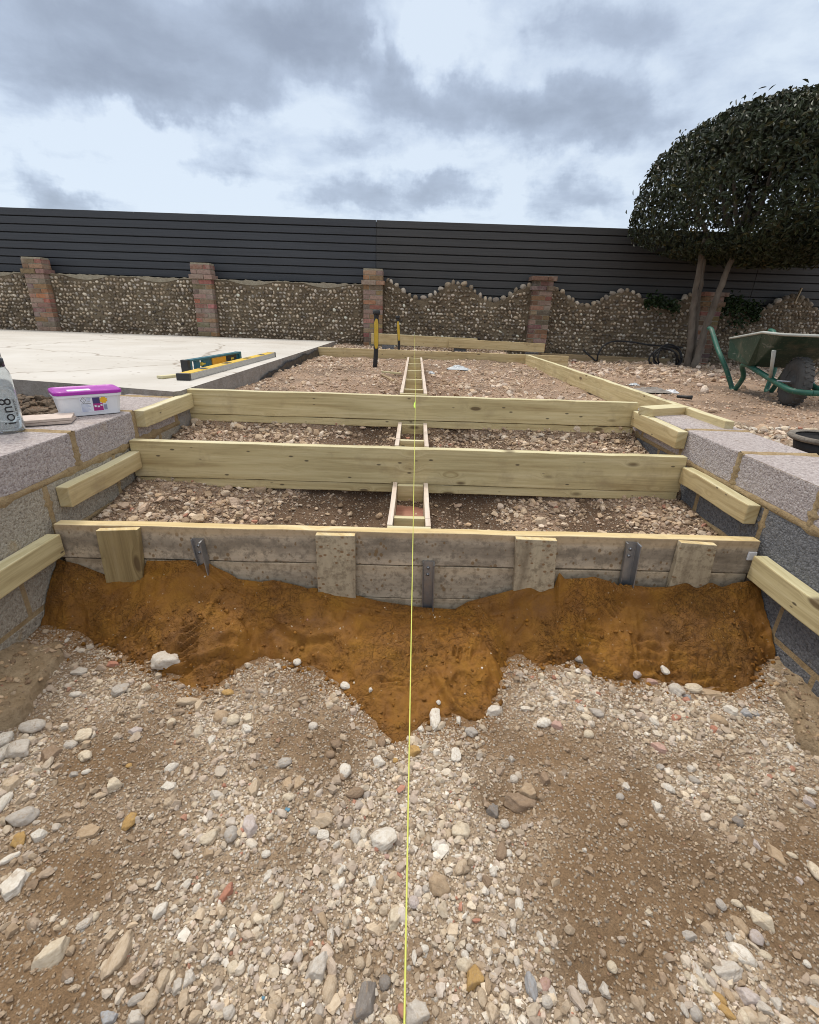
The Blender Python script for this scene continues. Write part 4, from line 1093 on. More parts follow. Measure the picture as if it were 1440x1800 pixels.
# concrete footings poking out at the foot of both walls
def footing(side, poly, lab):
    bm = bmesh.new(); zt = .062
    xs_ = np.linspace(min(p[0] for p in poly), max(p[0] for p in poly), 46); ys_ = np.linspace(min(p[1] for p in poly), max(p[1] for p in poly), 60)
    X, Y = np.meshgrid(xs_, ys_)
    # signed inside measure: distance to the irregular free edge
    edge = np.interp(Y, [p[1] for p in sorted(poly, key=lambda p: p[1])], [p[0] for p in sorted(poly, key=lambda p: p[1])]) + .02 * vnoise(X, Y, 13, 3) + .012 * vnoise(X, Y, 40, 5)
    ins = (edge - X) if side < 0 else (X - edge)
    Z = np.where(ins > 0, zt + .026 * fbm(X, Y, 9, 5, 71) + .012 * fbm(X, Y, 30, 3, 72) + .03 * sstep(.10, .25, ins), -.02) ; Z = -.02 + (Z + .02) * sstep(-.004, .014, ins)
    V = np.stack([X, Y, Z], -1).reshape(-1, 3); nx, ny = 46, 60; i = np.arange((ny - 1) * (nx - 1)); a = (i // (nx - 1)) * nx + i % (nx - 1)
    o = mesh_np('concrete_footing', V, np.stack([a, a + 1, a + nx + 1, a + nx], -1), M_FOOT, True); bm.free()
    q = V[(V[:, 2] > .05) & (V[:, 0] * side < 1.38)]; q = q[rng.integers(0, len(q), 420)] + rng.normal(0, .004, (420, 3)) * [1, 1, 0]; st_ = {'V': [], 'F': [], 'C': [], 'n': 0}; scatter(q, .002 + .010 * rng.random(420) ** 4, 1, peb_cols(420, q, (.75, .62, .48), .5, 1.15), .35, 8, st_)
    pe = mesh_np('pebbles', np.concatenate(st_['V']), np.concatenate(st_['F']), M_GRAVEL, False, np.concatenate(st_['C'])); pe.parent = o; pe['kind'] = 'stuff'
    tag(o, lab, 'footing')
footing(-1, [(-1.40, .8), (-1.26, .95), (-1.16, 1.10), (-1.185, 1.25), (-1.20, 1.36), (-1.235, 1.42), (-1.40, 1.45)], 'broken tan concrete footing at the foot of the left block wall')
footing(1, [(1.42, .75), (1.27, .85), (1.24, 1.0), (1.21, 1.1), (1.255, 1.25), (1.27, 1.38), (1.31, 1.46), (1.42, 1.47)], 'broken tan concrete footing at the foot of the right block wall')

# ------------------------------------------------------------------ patio slab
FL, FR = onz(-400, 640, .752), onz(312, 688, .752)
mb = MB(); sx, sy = -1.372, 2.81
poly = [(-1.36, 2.83), (-1.385, 2.80), (-2.0, 2.955), (-2.62, 3.085), (-4.5, 3.5), (-14, 5.6), (-14, 9.0), (-1.38, 8.75)]
bm = bmesh.new(); z1 = .752
top = [bm.verts.new((x, y, z1)) for x, y in poly]; f = bm.faces.new(top); 
if f.normal.z < 0: f.normal_flip()
r = bmesh.ops.extrude_face_region(bm, geom=[f]); 
for v in [g for g in r['geom'] if isinstance(g, bmesh.types.BMVert)]: v.co.z -= .0
low = [v for v in bm.verts if v not in [g for g in r['geom'] if isinstance(g, bmesh.types.BMVert)]]
for v in low: v.co.z = .50
bmesh.ops.recalc_face_normals(bm, faces=bm.faces)
for f in bm.faces: f.material_index = 0 if f.normal.z > .5 else 1
me = bpy.data.meshes.new('patio_slab'); bm.to_mesh(me); bm.free(); me.materials.append(M_SLAB); me.materials.append(M_SLABSIDE)
slab = bpy.data.objects.new('patio_slab', me); C.objects.link(slab); tag(slab, 'pale concrete patio slab on the left', 'slab', kind='structure')
# loose black membrane hanging along the slab edge
n = 60; vs, fs = [], []
for i in range(n + 1):
    y = 4.3 + 2.75 * i / n; zt = .665 + .055 * min(1, i / 30) + .012 * math.sin(i * .37) - .03 * max(0, 1 - i / 10)
    for j in range(6):
        t_ = j / 5; vs.append((-1.356 + .010 * random.random() + .035 * t_ ** 3, y, zt - (zt - .60) * t_ + random.gauss(0, .004)))
for i in range(n):
    for j in range(5): a = i * 6 + j; fs.append((a, a + 1, a + 7, a + 6))
mb = MB(); mb.add(vs, fs, 0, smooth=True); o = mb.build('plastic_membrane', M_BLACKPL); sm = o.modifiers.new('t', 'SOLIDIFY'); sm.thickness = .002
tag(o, 'crumpled black plastic membrane hanging from the slab edge', 'membrane')

# ------------------------------------------------------------------ flint wall
def flint_mats():
    m, t, b, fin = material('flint_wall_mortar')
    co = t.coord('Object'); n = t.noise(co, 2.2, 6, .65, .4); n2 = t.noise(co, 40, 5, .7); z = t.sep(co)[2]
    c = t.ramp(n, [(.3, (.095, .070, .043)), (.5, (.165, .125, .079)), (.7, (.24, .19, .125))])
    c = t.mix(t.mr(n2, .5, .7, 0, .6), c, (.07, .052, .035))
    return fin(c, .95, t.bump(t.math('ADD', n2, n), .8, .02))
M_FLM = flint_mats()
M_FLINT = vcol_stone('flint', .55); M_COPING = vcol_stone('coping_flint', .85)
M_TOPMORT = mortar_mat('grey_wall_mortar', (.25, .215, .155), (.37, .33, .25))
def brick_mat():
    m, t, b, fin = material('old_brick')
    co = t.coord('Object'); a = t.attr('Col'); n = t.noise(co, 25, 5, .65); n2 = t.noise(co, 5, 5, .6); n3 = t.noise(co, 120, 3, .6)
    c = t.mix(t.mr(n, .42, .66, 0, .7), a, t.vmath('MULTIPLY', a, (.55, .5, .5))); c = t.mix(t.mr(n2, .52, .68, 0, .55), c, (.36, .30, .25))
    return fin(c, .92, t.bump(t.math('ADD', n, t.math('MULTIPLY', n3, .4)), .6, .008))
M_BRICK = brick_mat()
fw = empty('flint_wall', (0, 9.12, .6), 'old flint cobble garden wall with brick piers below the dark slat fence', 'garden wall')
def child(o): o.parent = fw; o.matrix_parent_inverse = Matrix.Translation((0, -9.12, -.6)); return o
PIERS = [-9.46, -6.54, -3.685, -.755, 2.145, 5.08, 8.0]; PW = .34
BR = [(.30, .150, .085), (.25, .125, .075), (.20, .110, .075), (.33, .205, .13), (.22, .140, .098), (.165, .10, .072)]
for pi, px_ in enumerate(PIERS):
    mb = MB(); cap = MB(); zt = 1.925 if pi < 4 else (1.90 if pi == 4 else 1.74); z = .52; row = 0; lighten = 1.15 if pi < 4 else .85
    mb.box((px_ - PW / 2 + .008, 9.008, .45), (px_ + PW / 2 - .008, 9.22, zt - .01), 1)
    while z < zt - .03:
        h = .066; left = zt - z; prj = .045 if left < .08 else (.03 if .19 < left < .27 else 0); tgt = cap if left < .27 else mb
        xs_ = [-PW / 2, -PW / 2 + .222, PW / 2] if row % 2 else [-PW / 2, -PW / 2 + .108, PW / 2 - .0]
        if row % 2 == 0: xs_ = [-PW / 2, -PW / 2 + .11, PW / 2]
        for a, b_ in zip(xs_[:-1], xs_[1:]):
            c = tuple(min(1, k * lighten * random.uniform(.75, 1.25)) for k in random.choice(BR))
            if random.random() < (.35 if pi < 4 else .2): c = tuple(.4 * k + .6 * g for k, g in zip(c, (.34, .265, .235)))
            c = tuple(.85 * k + .15 * g for k, g in zip(c, (.28, .19, .13)))
            a2 = a - (prj if a == xs_[0] else 0); b2 = b_ + (prj if b_ == xs_[-1] else 0)
            tgt.box((px_ + a2 + .005, 9.0 - prj, z), (px_ + b2 - .005, 9.23 + prj, z + h), 0, c, None, .003)
        z += .0765; row += 1
    o = child(mb.build('brick_pier', [M_BRICK, M_TOPMORT], None, .003, 1)); co_ = cap.build('cap', [M_BRICK, M_TOPMORT], o, .003, 1)
def wall_top(bay, x):
    """height of the flintwork: old scallop"""
    c = (x - bay[0]) / (bay[1] - bay[0]); ph = np.cos(c * 4 * math.pi)
    return bay[2] + bay[3] * np.where(ph > 0, ph ** .8 if np.isscalar(ph) else np.abs(ph) ** .8 * np.sign(ph), ph)
FLC = np.array([(.56, .53, .47), (.48, .44, .37), (.40, .35, .28), (.62, .60, .56), (.33, .285, .225), (.24, .205, .165), (.44, .41, .38), (.30, .25, .19), (.19, .165, .14)])
FLC = FLC * np.array([1.06, .985, .89])
bays = [(PIERS[i] + PW / 2, PIERS[i + 1] - PW / 2) for i in range(6)]
for bi, (xa, xb) in enumerate(bays):
    flat = bi < 3; bay = (xa, xb, 1.635 if flat else (1.60 if bi == 3 else 1.57), .045 if flat else .13)
    topz = lambda x: 1.675 - .0 * x if flat else wall_top(bay, x)
    n = 60; xs_ = np.linspace(xa - .04, xb + .04, n); zt = np.array([float(topz(x)) for x in xs_]) + rng.normal(0, .006, n)
    vs = [(x, 9.14, .4) for x in xs_] + [(x, 9.14, z) for x, z in zip(xs_, zt)] + [(x, 9.30, z) for x, z in zip(xs_, zt)] + [(x, 9.30, .4) for x in xs_]
    fs = []; mi = []
    for i in range(n - 1):
        for k in range(3): fs.append((k * n + i, k * n + i + 1, (k + 1) * n + i + 1, (k + 1) * n + i)); mi.append(1 if k == 1 else 0)
    mb = MB(); mb.add(vs, fs, 0); mb.m = mi
    if flat:   # later mortar levelling up the old scallops
        vs2, fs2 = [], []
        for i in range(n):
            zl = min(float(wall_top(bay, xs_[i])) + .01, 1.665); vs2 += [(xs_[i], 9.133, zl), (xs_[i], 9.128, zt[i] - .003), (xs_[i], 9.138, zt[i] + .002)]
        for i in range(n - 1): fs2 += [(3 * i, 3 * i + 3, 3 * i + 4, 3 * i + 1), (3 * i + 1, 3 * i + 4, 3 * i + 5, 3 * i + 2)]
        mb.add(vs2, fs2, 1)
    V, Fc = ICO[2]; zz = .50; r_ = 0; rows = []
    while zz < 1.85:
        x = xa + random.uniform(.02, .05)
        while x < xb - .02:
            wv = random.uniform(.034, .06); zc_ = zz + random.gauss(0, .009); lim = float(wall_top(bay, x)) if flat else float(topz(x)) - .03
            if zc_ < lim - .02 and random.random() < .94:
                rows.append((x, zc_, wv * .5 * random.uniform(.8, 1.45), random.uniform(.015, .030)))
            x += wv + random.uniform(.006, .024)
        zz += .062; r_ += 1
    base = np.array(rows); k = len(base); shp = [rock_dirs(V, 300 + q, 7, .12, .5) for q in range(8)]; wh = rng.integers(0, 8, k)
    sv_, sf_, sc_ = [], [], []
    for q in range(8):
        i = np.where(wh == q)[0]; th = rng.normal(-.35, .6, len(i)); B = shp[q][None] * np.stack([base[i, 2] * 1.05, np.full(len(i), .024), base[i, 3]], -1)[:, None, :]
        Bx = B[..., 0] * np.cos(th)[:, None] - B[..., 2] * np.sin(th)[:, None]; Bz = B[..., 0] * np.sin(th)[:, None] + B[..., 2] * np.cos(th)[:, None]
        P_ = np.stack([Bx + base[i, 0][:, None], B[..., 1] + 9.137, Bz + base[i, 1][:, None]], -1)
        sf_.append((Fc[None] + (np.arange(len(i)) * len(V))[:, None, None] + sum(map(len, sv_))).reshape(-1, 3)); sv_.append(P_.reshape(-1, 3))
        dark = rng.random(len(i)) < (.30 if bi < 3 else .38)
        cc = FLC[rng.integers(0, len(FLC), len(i))] * rng.uniform(.75, 1.3, (len(i), 1)); cc[dark] *= .5; sc_.append(np.repeat(np.clip(cc, 0, .75), len(V), 0))
    b0 = len(mb.v); mb.v += [tuple(p) for p in np.concatenate(sv_).tolist()]; ff = np.concatenate(sf_) + b0; mb.f += [tuple(p) for p in ff.tolist()]
    mb.m += [2] * len(ff); mb.sm += [True] * len(ff); mb.c += [tuple(c) for c in np.concatenate(sc_).tolist()]
    o = child(mb.build('wall_bay', [M_FLM, M_TOPMORT, M_FLINT])); 
    if not flat:
        x = xa + .04; V3, F3 = ICO[3]
        while x < xb - .03:
            wv = random.uniform(.055, .13); z = float(wall_top(bay, x + wv / 2)); P_ = rock_dirs(V3, random.randrange(9999), 7, .13, .5) * np.array([wv / 2, .065, random.uniform(.04, .06)])
            a = random.gauss(0, .4); R_ = np.array([[math.cos(a), 0, -math.sin(a)], [0, 1, 0], [math.sin(a), 0, math.cos(a)]]); P_ = P_ @ R_.T + np.array([x + wv / 2, 9.185, z + random.uniform(.006, .026)])
            c = FLC[random.choice((0, 1, 2, 6, 3, 4))] * random.uniform(.45, .95)
            q = mesh_np('coping_stone', P_, F3, M_COPING, True, np.tile(c, (len(P_), 1))); q.parent = o; q.matrix_parent_inverse = Matrix.Translation((0, -9.12, -.6))
            q.matrix_parent_inverse = o.matrix_world.inverted() if False else Matrix.Identity(4)
            x += wv + random.uniform(-.01, .03)
# ------------------------------------------------------------------ slat fence
def fence_mat(name, c0):
    m, t, b, fin = material(name)
    co = t.coord('Object'); x, y, z = t.sep(co); g = t.noise(t.comb(t.math('MULTIPLY', x, 1.2), y, t.math('MULTIPLY', z, 60)), 1.0, 4, .6); n = t.noise(co, .8, 4, .6)
    c = t.mix(t.mr(g, .4, .65, 0, .45), c0, tuple(k * .72 for k in c0)); c = t.mix(t.mr(n, .45, .65, 0, .4), c, tuple(k * 1.15 for k in c0))
    st_ = t.voro(t.comb(t.math('MULTIPLY', x, 2.2), 0.0, t.math('MULTIPLY', z, 1.6)), 1.0); c = t.mix(t.mr(st_, .012, .03, .5, 0), c, (.25, .25, .24))
    return fin(c, t.mr(g, .3, .7, .5, .68), t.bump(g, .25, .003))
M_FENA = fence_mat('charcoal_slat', (.040, .044, .052)); M_FENB = fence_mat('grey_slat', (.047, .047, .047))
M_GAP_SHADE = simple('gap_shade_black', (.006, .006, .007), .8)  # near-black colour stands in for the shade between the slats
fe = empty('slat_fence', (0, 9.36, .6), 'tall charcoal horizontal slat fence behind the flint wall', 'fence')
def fchild(o): o.parent = fe; o.matrix_parent_inverse = Matrix.Translation((0, -9.36, -.6)); return o
edges = [-14.5, -8.2, -.732, 5.9, 13.0]
for i in range(len(edges) - 1):
    mb = MB(); xa, xb = edges[i] + .004, edges[i + 1] - .004
    for k in range(11):
        zt = 2.68 - .1245 * k; mb.box((xa, 9.35, zt - .106), (xb, 9.375, zt))
        mb.box((xa, 9.374, zt - .126), (xb, 9.379, zt - .104), 1)  # dark filler strip, the gap's shade put into its colour
    fchild(mb.build('board_panel', [M_FENA if i <= 1 else M_FENB, M_GAP_SHADE], None, .003, 1))
for x in edges:
    mb = MB(); mb.box((x - .05, 9.38, .5), (x + .05, 9.48, 2.66)); fchild(mb.build('post', M_FENA))
mb = MB(); mb.box((edges[0], 9.385, 1.2), (edges[-1], 9.40, 2.64)); fchild(mb.build('gap_shade_sheet', M_GAP_SHADE))  # added black sheet behind the slats, keeps the gaps dark

# ------------------------------------------------------------------ clipped tree
def bark_mat():
    m, t, b, fin = material('smooth_bark'); co = t.coord('Object'); n = t.noise(t.scale(co, (1, 1, .4)), 9, 5, .6); n2 = t.noise(co, 45, 4, .6)
    c = t.ramp(n, [(.3, (.08, .064, .05)), (.5, (.14, .115, .09)), (.7, (.20, .17, .135))]); return fin(c, .9, t.bump(t.math('ADD', n2, n), .5, .01))
M_BARK = bark_mat()
def leaf_mat(name, a, b_, c_):
    m, t, b, fin = material(name); v = t.attr('Col'); co = t.coord('Object'); n = t.noise(co, 1.2, 4, .6)
    c = t.vmath('MULTIPLY', t.ramp(n, [(.3, a), (.55, b_), (.75, c_)]), v); m2 = fin(c, .42, None, 0, .35); return m2
M_LEAF = leaf_mat('laurel_leaf', (.022, .030, .014), (.034, .044, .020), (.055, .060, .030))
M_IVY = leaf_mat('ivy_leaf', (.018, .034, .011), (.028, .05, .015), (.04, .065, .022))
def leaves(name, P, Nrm, L, Wd, mat, cols, parent=None):
    n = len(P); Nrm = Nrm / np.linalg.norm(Nrm, axis=1, keepdims=True)
    upv = rng.normal(size=(n, 3)) * .75 + np.array([0, 0, .35]); T = upv - Nrm * (upv * Nrm).sum(1, keepdims=True); T /= np.linalg.norm(T, axis=1, keepdims=True); B = np.cross(Nrm, T)
    l = L[:, None]; w_ = Wd[:, None]; cup = Nrm * w_ * .35
    V = np.stack([P - T * l * .5, P - T * l * .05 + B * w_ * .5 + cup, P + T * l * .5 - Nrm * l * .08, P - T * l * .05 - B * w_ * .5 + cup, P + T * l * .28 + B * w_ * .33 + cup * .6, P + T * l * .28 - B * w_ * .33 + cup * .6], 1).reshape(-1, 3)
    b0 = np.arange(n)[:, None] * 6; Fq = np.concatenate([b0 + np.array([0, 1, 4, 2]), b0 + np.array([0, 2, 5, 3])], 0)
    return mesh_np(name, V, Fq, mat, False, np.repeat(cols, 6, 0), None, parent)
tr = empty('clipped_tree', (4.45, 8.2, .56), 'clipped dome-shaped evergreen tree with slender twin trunks at the right wall', 'tree')
def tchild(o): o.parent = tr; o.matrix_parent_inverse = Matrix.Translation((-4.45, -8.2, -.56)); return o
def tp(u, v, y): return Vector(ony(u, v, y))
for k, (pts, r0) in enumerate([([tp(1209, 648, 8.2), tp(1216, 590, 8.18), tp(1219, 541, 8.15), tp(1224, 500, 8.1), tp(1231, 460, 8.05), tp(1240, 420, 7.95)], .056),
                               ([tp(1217, 640, 8.24), tp(1221, 600, 8.25), tp(1226, 545, 8.25), tp(1233, 500, 8.22), tp(1240, 450, 8.2)], .038),
                               ([tp(1219, 650, 8.12), tp(1232, 607, 8.1), tp(1245, 565, 8.06), tp(1258, 530, 8.0), tp(1272, 490, 7.95), tp(1287, 455, 7.9), tp(1310, 400, 7.8)], .058)]):
    dense = []
    for i in range(len(pts) - 1):
        for j in range(4): dense.append(pts[i].lerp(pts[i + 1], j / 4) + Vector((random.gauss(0, .006), random.gauss(0, .006), 0)))
    dense.append(pts[-1]); m = len(dense); mb = MB(); mb.tube(dense, [r0 * (1.25 if i == 0 else 1) * (1 - .45 * i / m) * random.uniform(.93, 1.07) for i in range(m)], 14); tchild(mb.build('trunk', M_BARK))
for k in range(9):
    a = random.uniform(0, 6.28); p0 = Vector((4.6 + .25 * random.uniform(-1, 1), 8.0, 2.2)); p1 = p0 + Vector((math.cos(a) * .8 + .4, math.sin(a) * .4, .5)); p2 = p1 + Vector((math.cos(a) * .5 + .2, math.sin(a) * .2, .6))
    mb = MB(); mb.tube([p0, p1, p2], [.04, .028, .012], 8); tchild(mb.build('limb', M_BARK))
N = 78000; CX, CY, CZ, AX, AY, AZ = 5.28, 8.05, 2.70, 2.06, 1.72, 1.27
d = rng.normal(size=(N, 3)); d /= np.linalg.norm(d, axis=1, keepdims=True)
e_ = 2.55; rr = (np.abs(d[:, 0] / AX) ** e_ + np.abs(d[:, 1] / AY) ** e_ + np.abs(d[:, 2] / np.where(d[:, 2] > 0, AZ, .58)) ** e_) ** (-1 / e_)
dep = rng.random(N) ** 1.7; lump = 1 + .035 * fbm(d[:, 0] * 3 + 7, d[:, 2] * 3 + d[:, 1] * 2, 1.6, 3, 51)
P = np.array([CX, CY, CZ]) + d * (rr * lump * (1 - .33 * dep) + rng.normal(0, .012, N) + (rng.random(N) < .03) * rng.random(N) * .12)[:, None]
keep = ~((P[:, 1] > 9.28) & (P[:, 2] < 2.78)) & (P[:, 1] < 9.7)
hole = fbm(P[:, 0], P[:, 2], 2.4, 3, 55); keep &= ~((hole > .19) & (P[:, 2] > 2.25) & (P[:, 2] < 3.3) & (rng.random(N) < .80))
P = P[keep]; d = d[keep]; nn = d + rng.normal(0, .55, d.shape); n = len(P)
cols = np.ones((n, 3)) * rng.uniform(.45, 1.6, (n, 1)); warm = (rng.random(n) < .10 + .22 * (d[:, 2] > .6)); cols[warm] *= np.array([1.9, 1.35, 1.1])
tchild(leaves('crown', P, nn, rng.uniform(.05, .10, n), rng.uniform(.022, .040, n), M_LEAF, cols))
# ivy creeping over the wall top
for (x0, x1, n, lab, zz) in ((3.95, 4.55, 260, 'small ivy clump on the wall top left of the tree trunks', .0), (5.15, 5.95, 620, 'ivy trailing over the wall top right of the tree trunks', .03)):
    x = rng.uniform(x0, x1, n); z = 1.50 + zz + rng.normal(0, .06, n) + .06 * np.sin(x * 5); y = 9.07 + rng.normal(0, .035, n)
    if n > 500: dn = rng.random(n) < .35; z[dn] -= rng.uniform(0, .35, dn.sum()) * (1 - np.abs(x[dn] - 5.6) / .6).clip(0, 1)
    o = leaves('ivy', np.stack([x, y, z], -1), rng.normal(0, .5, (n, 3)) + np.array([0, -1, .5]), rng.uniform(.04, .075, n), rng.uniform(.035, .06, n), M_IVY, np.ones((n, 3)) * rng.uniform(.6, 1.3, (n, 1)))
    tag(o, lab, 'ivy')
board('wooden_stick', tuple(ony(1398, 533, 9.05)), tuple(ony(1411, 506, 9.12)), .022, .03, M_OLD, 'weathered stick poking up from the wall top at far right', 'stick', up=(0, -1, 0))

# ------------------------------------------------------------------ black hose by the tree
def hose(name, pts, r, lab, loops=None):
    # smooth through points
    P_ = [Vector(p) for p in pts]; out = []
    for i in range(len(P_) - 1):
        p0, p1, p2, p3 = P_[max(i - 1, 0)], P_[i], P_[i + 1], P_[min(i + 2, len(P_) - 1)]
        for k in range(8):
            t_ = k / 8; out.append(.5 * ((2 * p1) + (p2 - p0) * t_ + (2 * p0 - 5 * p1 + 4 * p2 - p3) * t_ * t_ + (3 * p1 - p0 - 3 * p2 + p3) * t_ ** 3))
    out.append(P_[-1]); mb = MB(); mb.tube(out, r, 8); return tag(mb.build(name, M_BLACK), lab, 'hose')
def hp(u, v, y): return tuple(ony(u, v, y))
hose('hose', [hp(1025, 615, 8.75), hp(1040, 628, 8.7), hp(1049, 634, 8.65), hp(1052, 622, 8.6), hp(1062, 607, 8.6), hp(1080, 600, 8.65), hp(1110, 601, 8.7), hp(1140, 606, 8.7), hp(1170, 608, 8.7), hp(1200, 611, 8.75)], .014, 'black hose arching along the foot of the flint wall')
coil = []
for k in range(46):
    a = k * .62; rr_ = 27 - 5 * math.sin(k * .37) - (k % 7); coil.append(hp(1172 + rr_ * math.cos(a) * (1 + .1 * math.sin(k)), 629 + rr_ * .78 * math.sin(a), 8.5 + .12 * math.sin(k * .9)))
hose('hose', coil, .013, 'tangled coil of black hose beside the tree trunks')

# ------------------------------------------------------------------ tools and litter on the terrace
def tool(name, base, top, r, lab):
    e = empty(name, base, lab, 'tool handle', 'upright tool handles'); b0, t0 = Vector((0, 0, 0)), Vector(top) - Vector(base)
    n = 14; pts = [b0.lerp(t0, i / n) + Vector((.006 * math.sin(i / n * 5), 0, 0)) for i in range(n + 1)]
    mb = MB(); mb.tube(pts, [r * (.95 if i < 9 else 1.0) for i in range(n + 1)], 14, flat=.8); mb.build('shaft', M_BLACK, e)
    # yellow fibreglass strip on the camera side
    vs, fs = [], []; vd = Vector((.1, -1, .05)).normalized(); sd_ = vd.cross(t0.normalized()).normalized()
    a, b_ = (5, 12)
    for i in range(a, b_ + 1):
        wv = r * (.66 if a < i < b_ else .35)
        for k in range(5):
            t_ = -1 + k / 2; vs.append(pts[i] + sd_ * wv * t_ + vd * (r * 1.0 * math.sqrt(max(0, 1 - (.66 * t_) ** 2)) + .003))
    for i in range(b_ - a):
        for k in range(4): fs.append((i * 5 + k, i * 5 + k + 1, i * 5 + k + 6, i * 5 + k + 5))
    mb = MB(); mb.add(vs, fs, 0, smooth=True); mb.build('yellow_strip', M_YELLOW, e)
    mb = MB(); q = pts[-2]; mb.tube([q, q.lerp(pts[-1], .3), pts[-1]], [r * 1.12, r * 1.22, r * 1.2], 14); mb.build('end_cap', M_BLACK, e)
tool('pick_handle', tuple(ony(659, 648, 5.67)), tuple(ony(663, 545, 5.6)), .034, 'thick black and yellow tool handle standing upright left of the string')
tool('pick_handle', tuple(ony(701, 622, 7.3)), tuple(ony(700, 555, 7.25)), .026, 'slimmer yellow tool handle standing behind the far terrace board')
board('wooden_stick', tuple(on_surf(671, 657) + np.array([0, 0, .03])), tuple(on_surf(706, 660) + np.array([0, 0, .03])), .03, .02, M_TOP, 'pale batten offcut on the gravel left of the ladder-like box form', 'batten')
board('wooden_stick', tuple(on_surf(672, 663) + np.array([0, 0, .03])), tuple(on_surf(692, 672) + np.array([0, 0, .02])), .03, .015, M_OLD, 'dark strip of wood on the gravel below the pale batten', 'wood strip')
def crumple(name, u, v, w_, d_, h_, mat, lab, cat, seed, z=None):
    p = on_surf(u, v); r = np.random.default_rng(seed); n = 22; xs_ = np.linspace(-1, 1, n); X, Y = np.meshgrid(xs_, xs_); R2 = np.sqrt(X ** 2 + Y ** 2)
    rim = 1 + .35 * vnoise(np.arctan2(Y, X) * 2, R2 * 0, 1, seed)
    Z = h_ * (.35 + 1.2 * np.abs(fbm(X * 2, Y * 2, 1.3, 3, seed))) * sstep(1.1, .2, R2)
    V = np.stack([X * w_ / 2 * rim * (1 - .12 * (R2 > 1)), Y * d_ / 2 * rim * (1 - .12 * (R2 > 1)), Z], -1).reshape(-1, 3)
    i = np.arange((n - 1) ** 2); a = (i // (n - 1)) * n + i % (n - 1); o = mesh_np(name, V, np.stack([a, a + 1, a + n + 1, a + n], -1), mat, False); o.location = Vector(p) + Vector((0, 0, .008)); sm = o.modifiers.new('t', 'SOLIDIFY'); sm.thickness = .002; return tag(o, lab, cat)
crumple('plastic_sheet', 805, 650, .30, .22, .05, M_TAPE, 'crumpled clear plastic sheet on the terrace right of the box form', 'plastic sheet', 5)
crumple('plastic_scrap', 757, 657, .10, .12, .03, M_TAPE, 'small scrap of clear plastic beside the ladder-like box form', 'plastic scrap', 6)
crumple('plastic_scrap', 1179, 691, .15, .10, .04, M_WHITEPL, 'white and blue plastic scrap on the gravel right of the rail', 'plastic scrap', 7)
crumple('mortar_pile', 1147, 689, .42, .26, .05, M_SLABSIDE, 'flat pile of dried grey mortar just behind the rail', 'mortar pile', 8)
crumple('plastic_scrap', 1115, 678, .12, .08, .03, M_TAPE, 'pale plastic scrap beside the grey mortar pile', 'plastic scrap', 9)
hp0, hp1 = on_surf(1189, 703), on_surf(1215, 705); mb = MB(); mb.tube([Vector(hp0) + Vector((0, 0, .03)), Vector(hp0).lerp(Vector(hp1), .6) + Vector((0, 0, .03)), Vector(hp1) + Vector((0, 0, .03))], [.012, .014, .018], 10); tag(mb.build('tool_grip', M_BLACK), 'black rubber tool grip lying behind the right rail', 'tool grip')

# ------------------------------------------------------------------ spirit levels on the slab edge
def level_long():
    p0, p1 = Vector((-1.545, 3.24, .752)), Vector((-1.545 + .0, 5.30, .752)); p0 = Vector(onz(322, 669, .752)); p1 = Vector(onz(478, 627, .752)); M = frame(p0, p1)
    e = empty('spirit_level', (0, 0, 0), 'long spirit level with a yellow face lying along the slab edge', 'spirit level'); e.matrix_world = M; L = (p1 - p0).length; w_, h_ = .085, .042
    mb = MB(); mb.box((.03, -w_ / 2, .001), (L - .03, w_ / 2, h_)); mb.build('body', M_ALU, e, .003)
    mb = MB(); mb.box((.03, -w_ / 2 + .004, h_ + .0005), (L - .03, w_ / 2 - .004, h_ + .003)); mb.build('face_plate', M_LEVYEL, e)
    for x in (0, L - .03): mb = MB(); mb.box((x, -w_ / 2 - .002, 0), (x + .03, w_ / 2 + .002, h_ + .004)); mb.build('end_cap', M_BLACKPL, e, .003)
    for k in (.14, .36, .6, .8): mb = MB(); mb.box((L * k, -w_ * .28, h_ + .003), (L * k + .10, w_ * .28, h_ + .0045)); mb.build('vial_window', M_BLACK, e)
level_long()
def level_short():
    p0 = Vector(onz(326, 657, .752)); p1 = Vector(onz(421, 637, .752)); M = frame(p0, p1); e = empty('spirit_level', (0, 0, 0), 'shorter teal and orange spirit level standing on its edge on the slab', 'spirit level'); e.matrix_world = M; L = (p1 - p0).length; w_, h_ = .05, .095
    mb = MB(); mb.box((.04, -w_ / 2, 0), (L - .04, w_ / 2, .014)); mb.box((.04, -w_ / 2, h_ - .014), (L - .04, w_ / 2, h_))
    webs = [(.04, .10), (.16, .22), (.28, .42)]
    for a, b_ in webs: mb.box((L * a, -.012, .014), (L * b_, .012, h_ - .014))
    mb.box((L * .92, -.012, .014), (L - .04, .012, h_ - .014)); mb.build('body', M_TEAL, e, .002)
    mb = MB(); mb.box((L * .42, -w_ / 2 + .006, .0145), (L * .68, w_ / 2 - .006, h_ - .0145)); mb.build('centre_panel', M_ORANGE, e)
    mb = MB(); mb.box((L * .68, -.010, .0145), (L * .92, .010, h_ - .0145)); mb.build('web', M_BLACKPL, e)
    for k in (.25, .47, .8):
        mb = MB(); mb.tube([(L * k, 0, h_ * .5), (L * k + .06, 0, h_ * .5)], .014, 10); mb.build('vial', M_LEVYEL if k != .47 else M_BLACK, e)
    for x in (0, L - .04): mb = MB(); mb.box((x, -w_ / 2 - .002, -.0), (x + .04, w_ / 2 + .002, h_ + .002)); mb.build('end_cap', M_BLACKPL if x == 0 else M_TEAL, e, .003)
level_short()
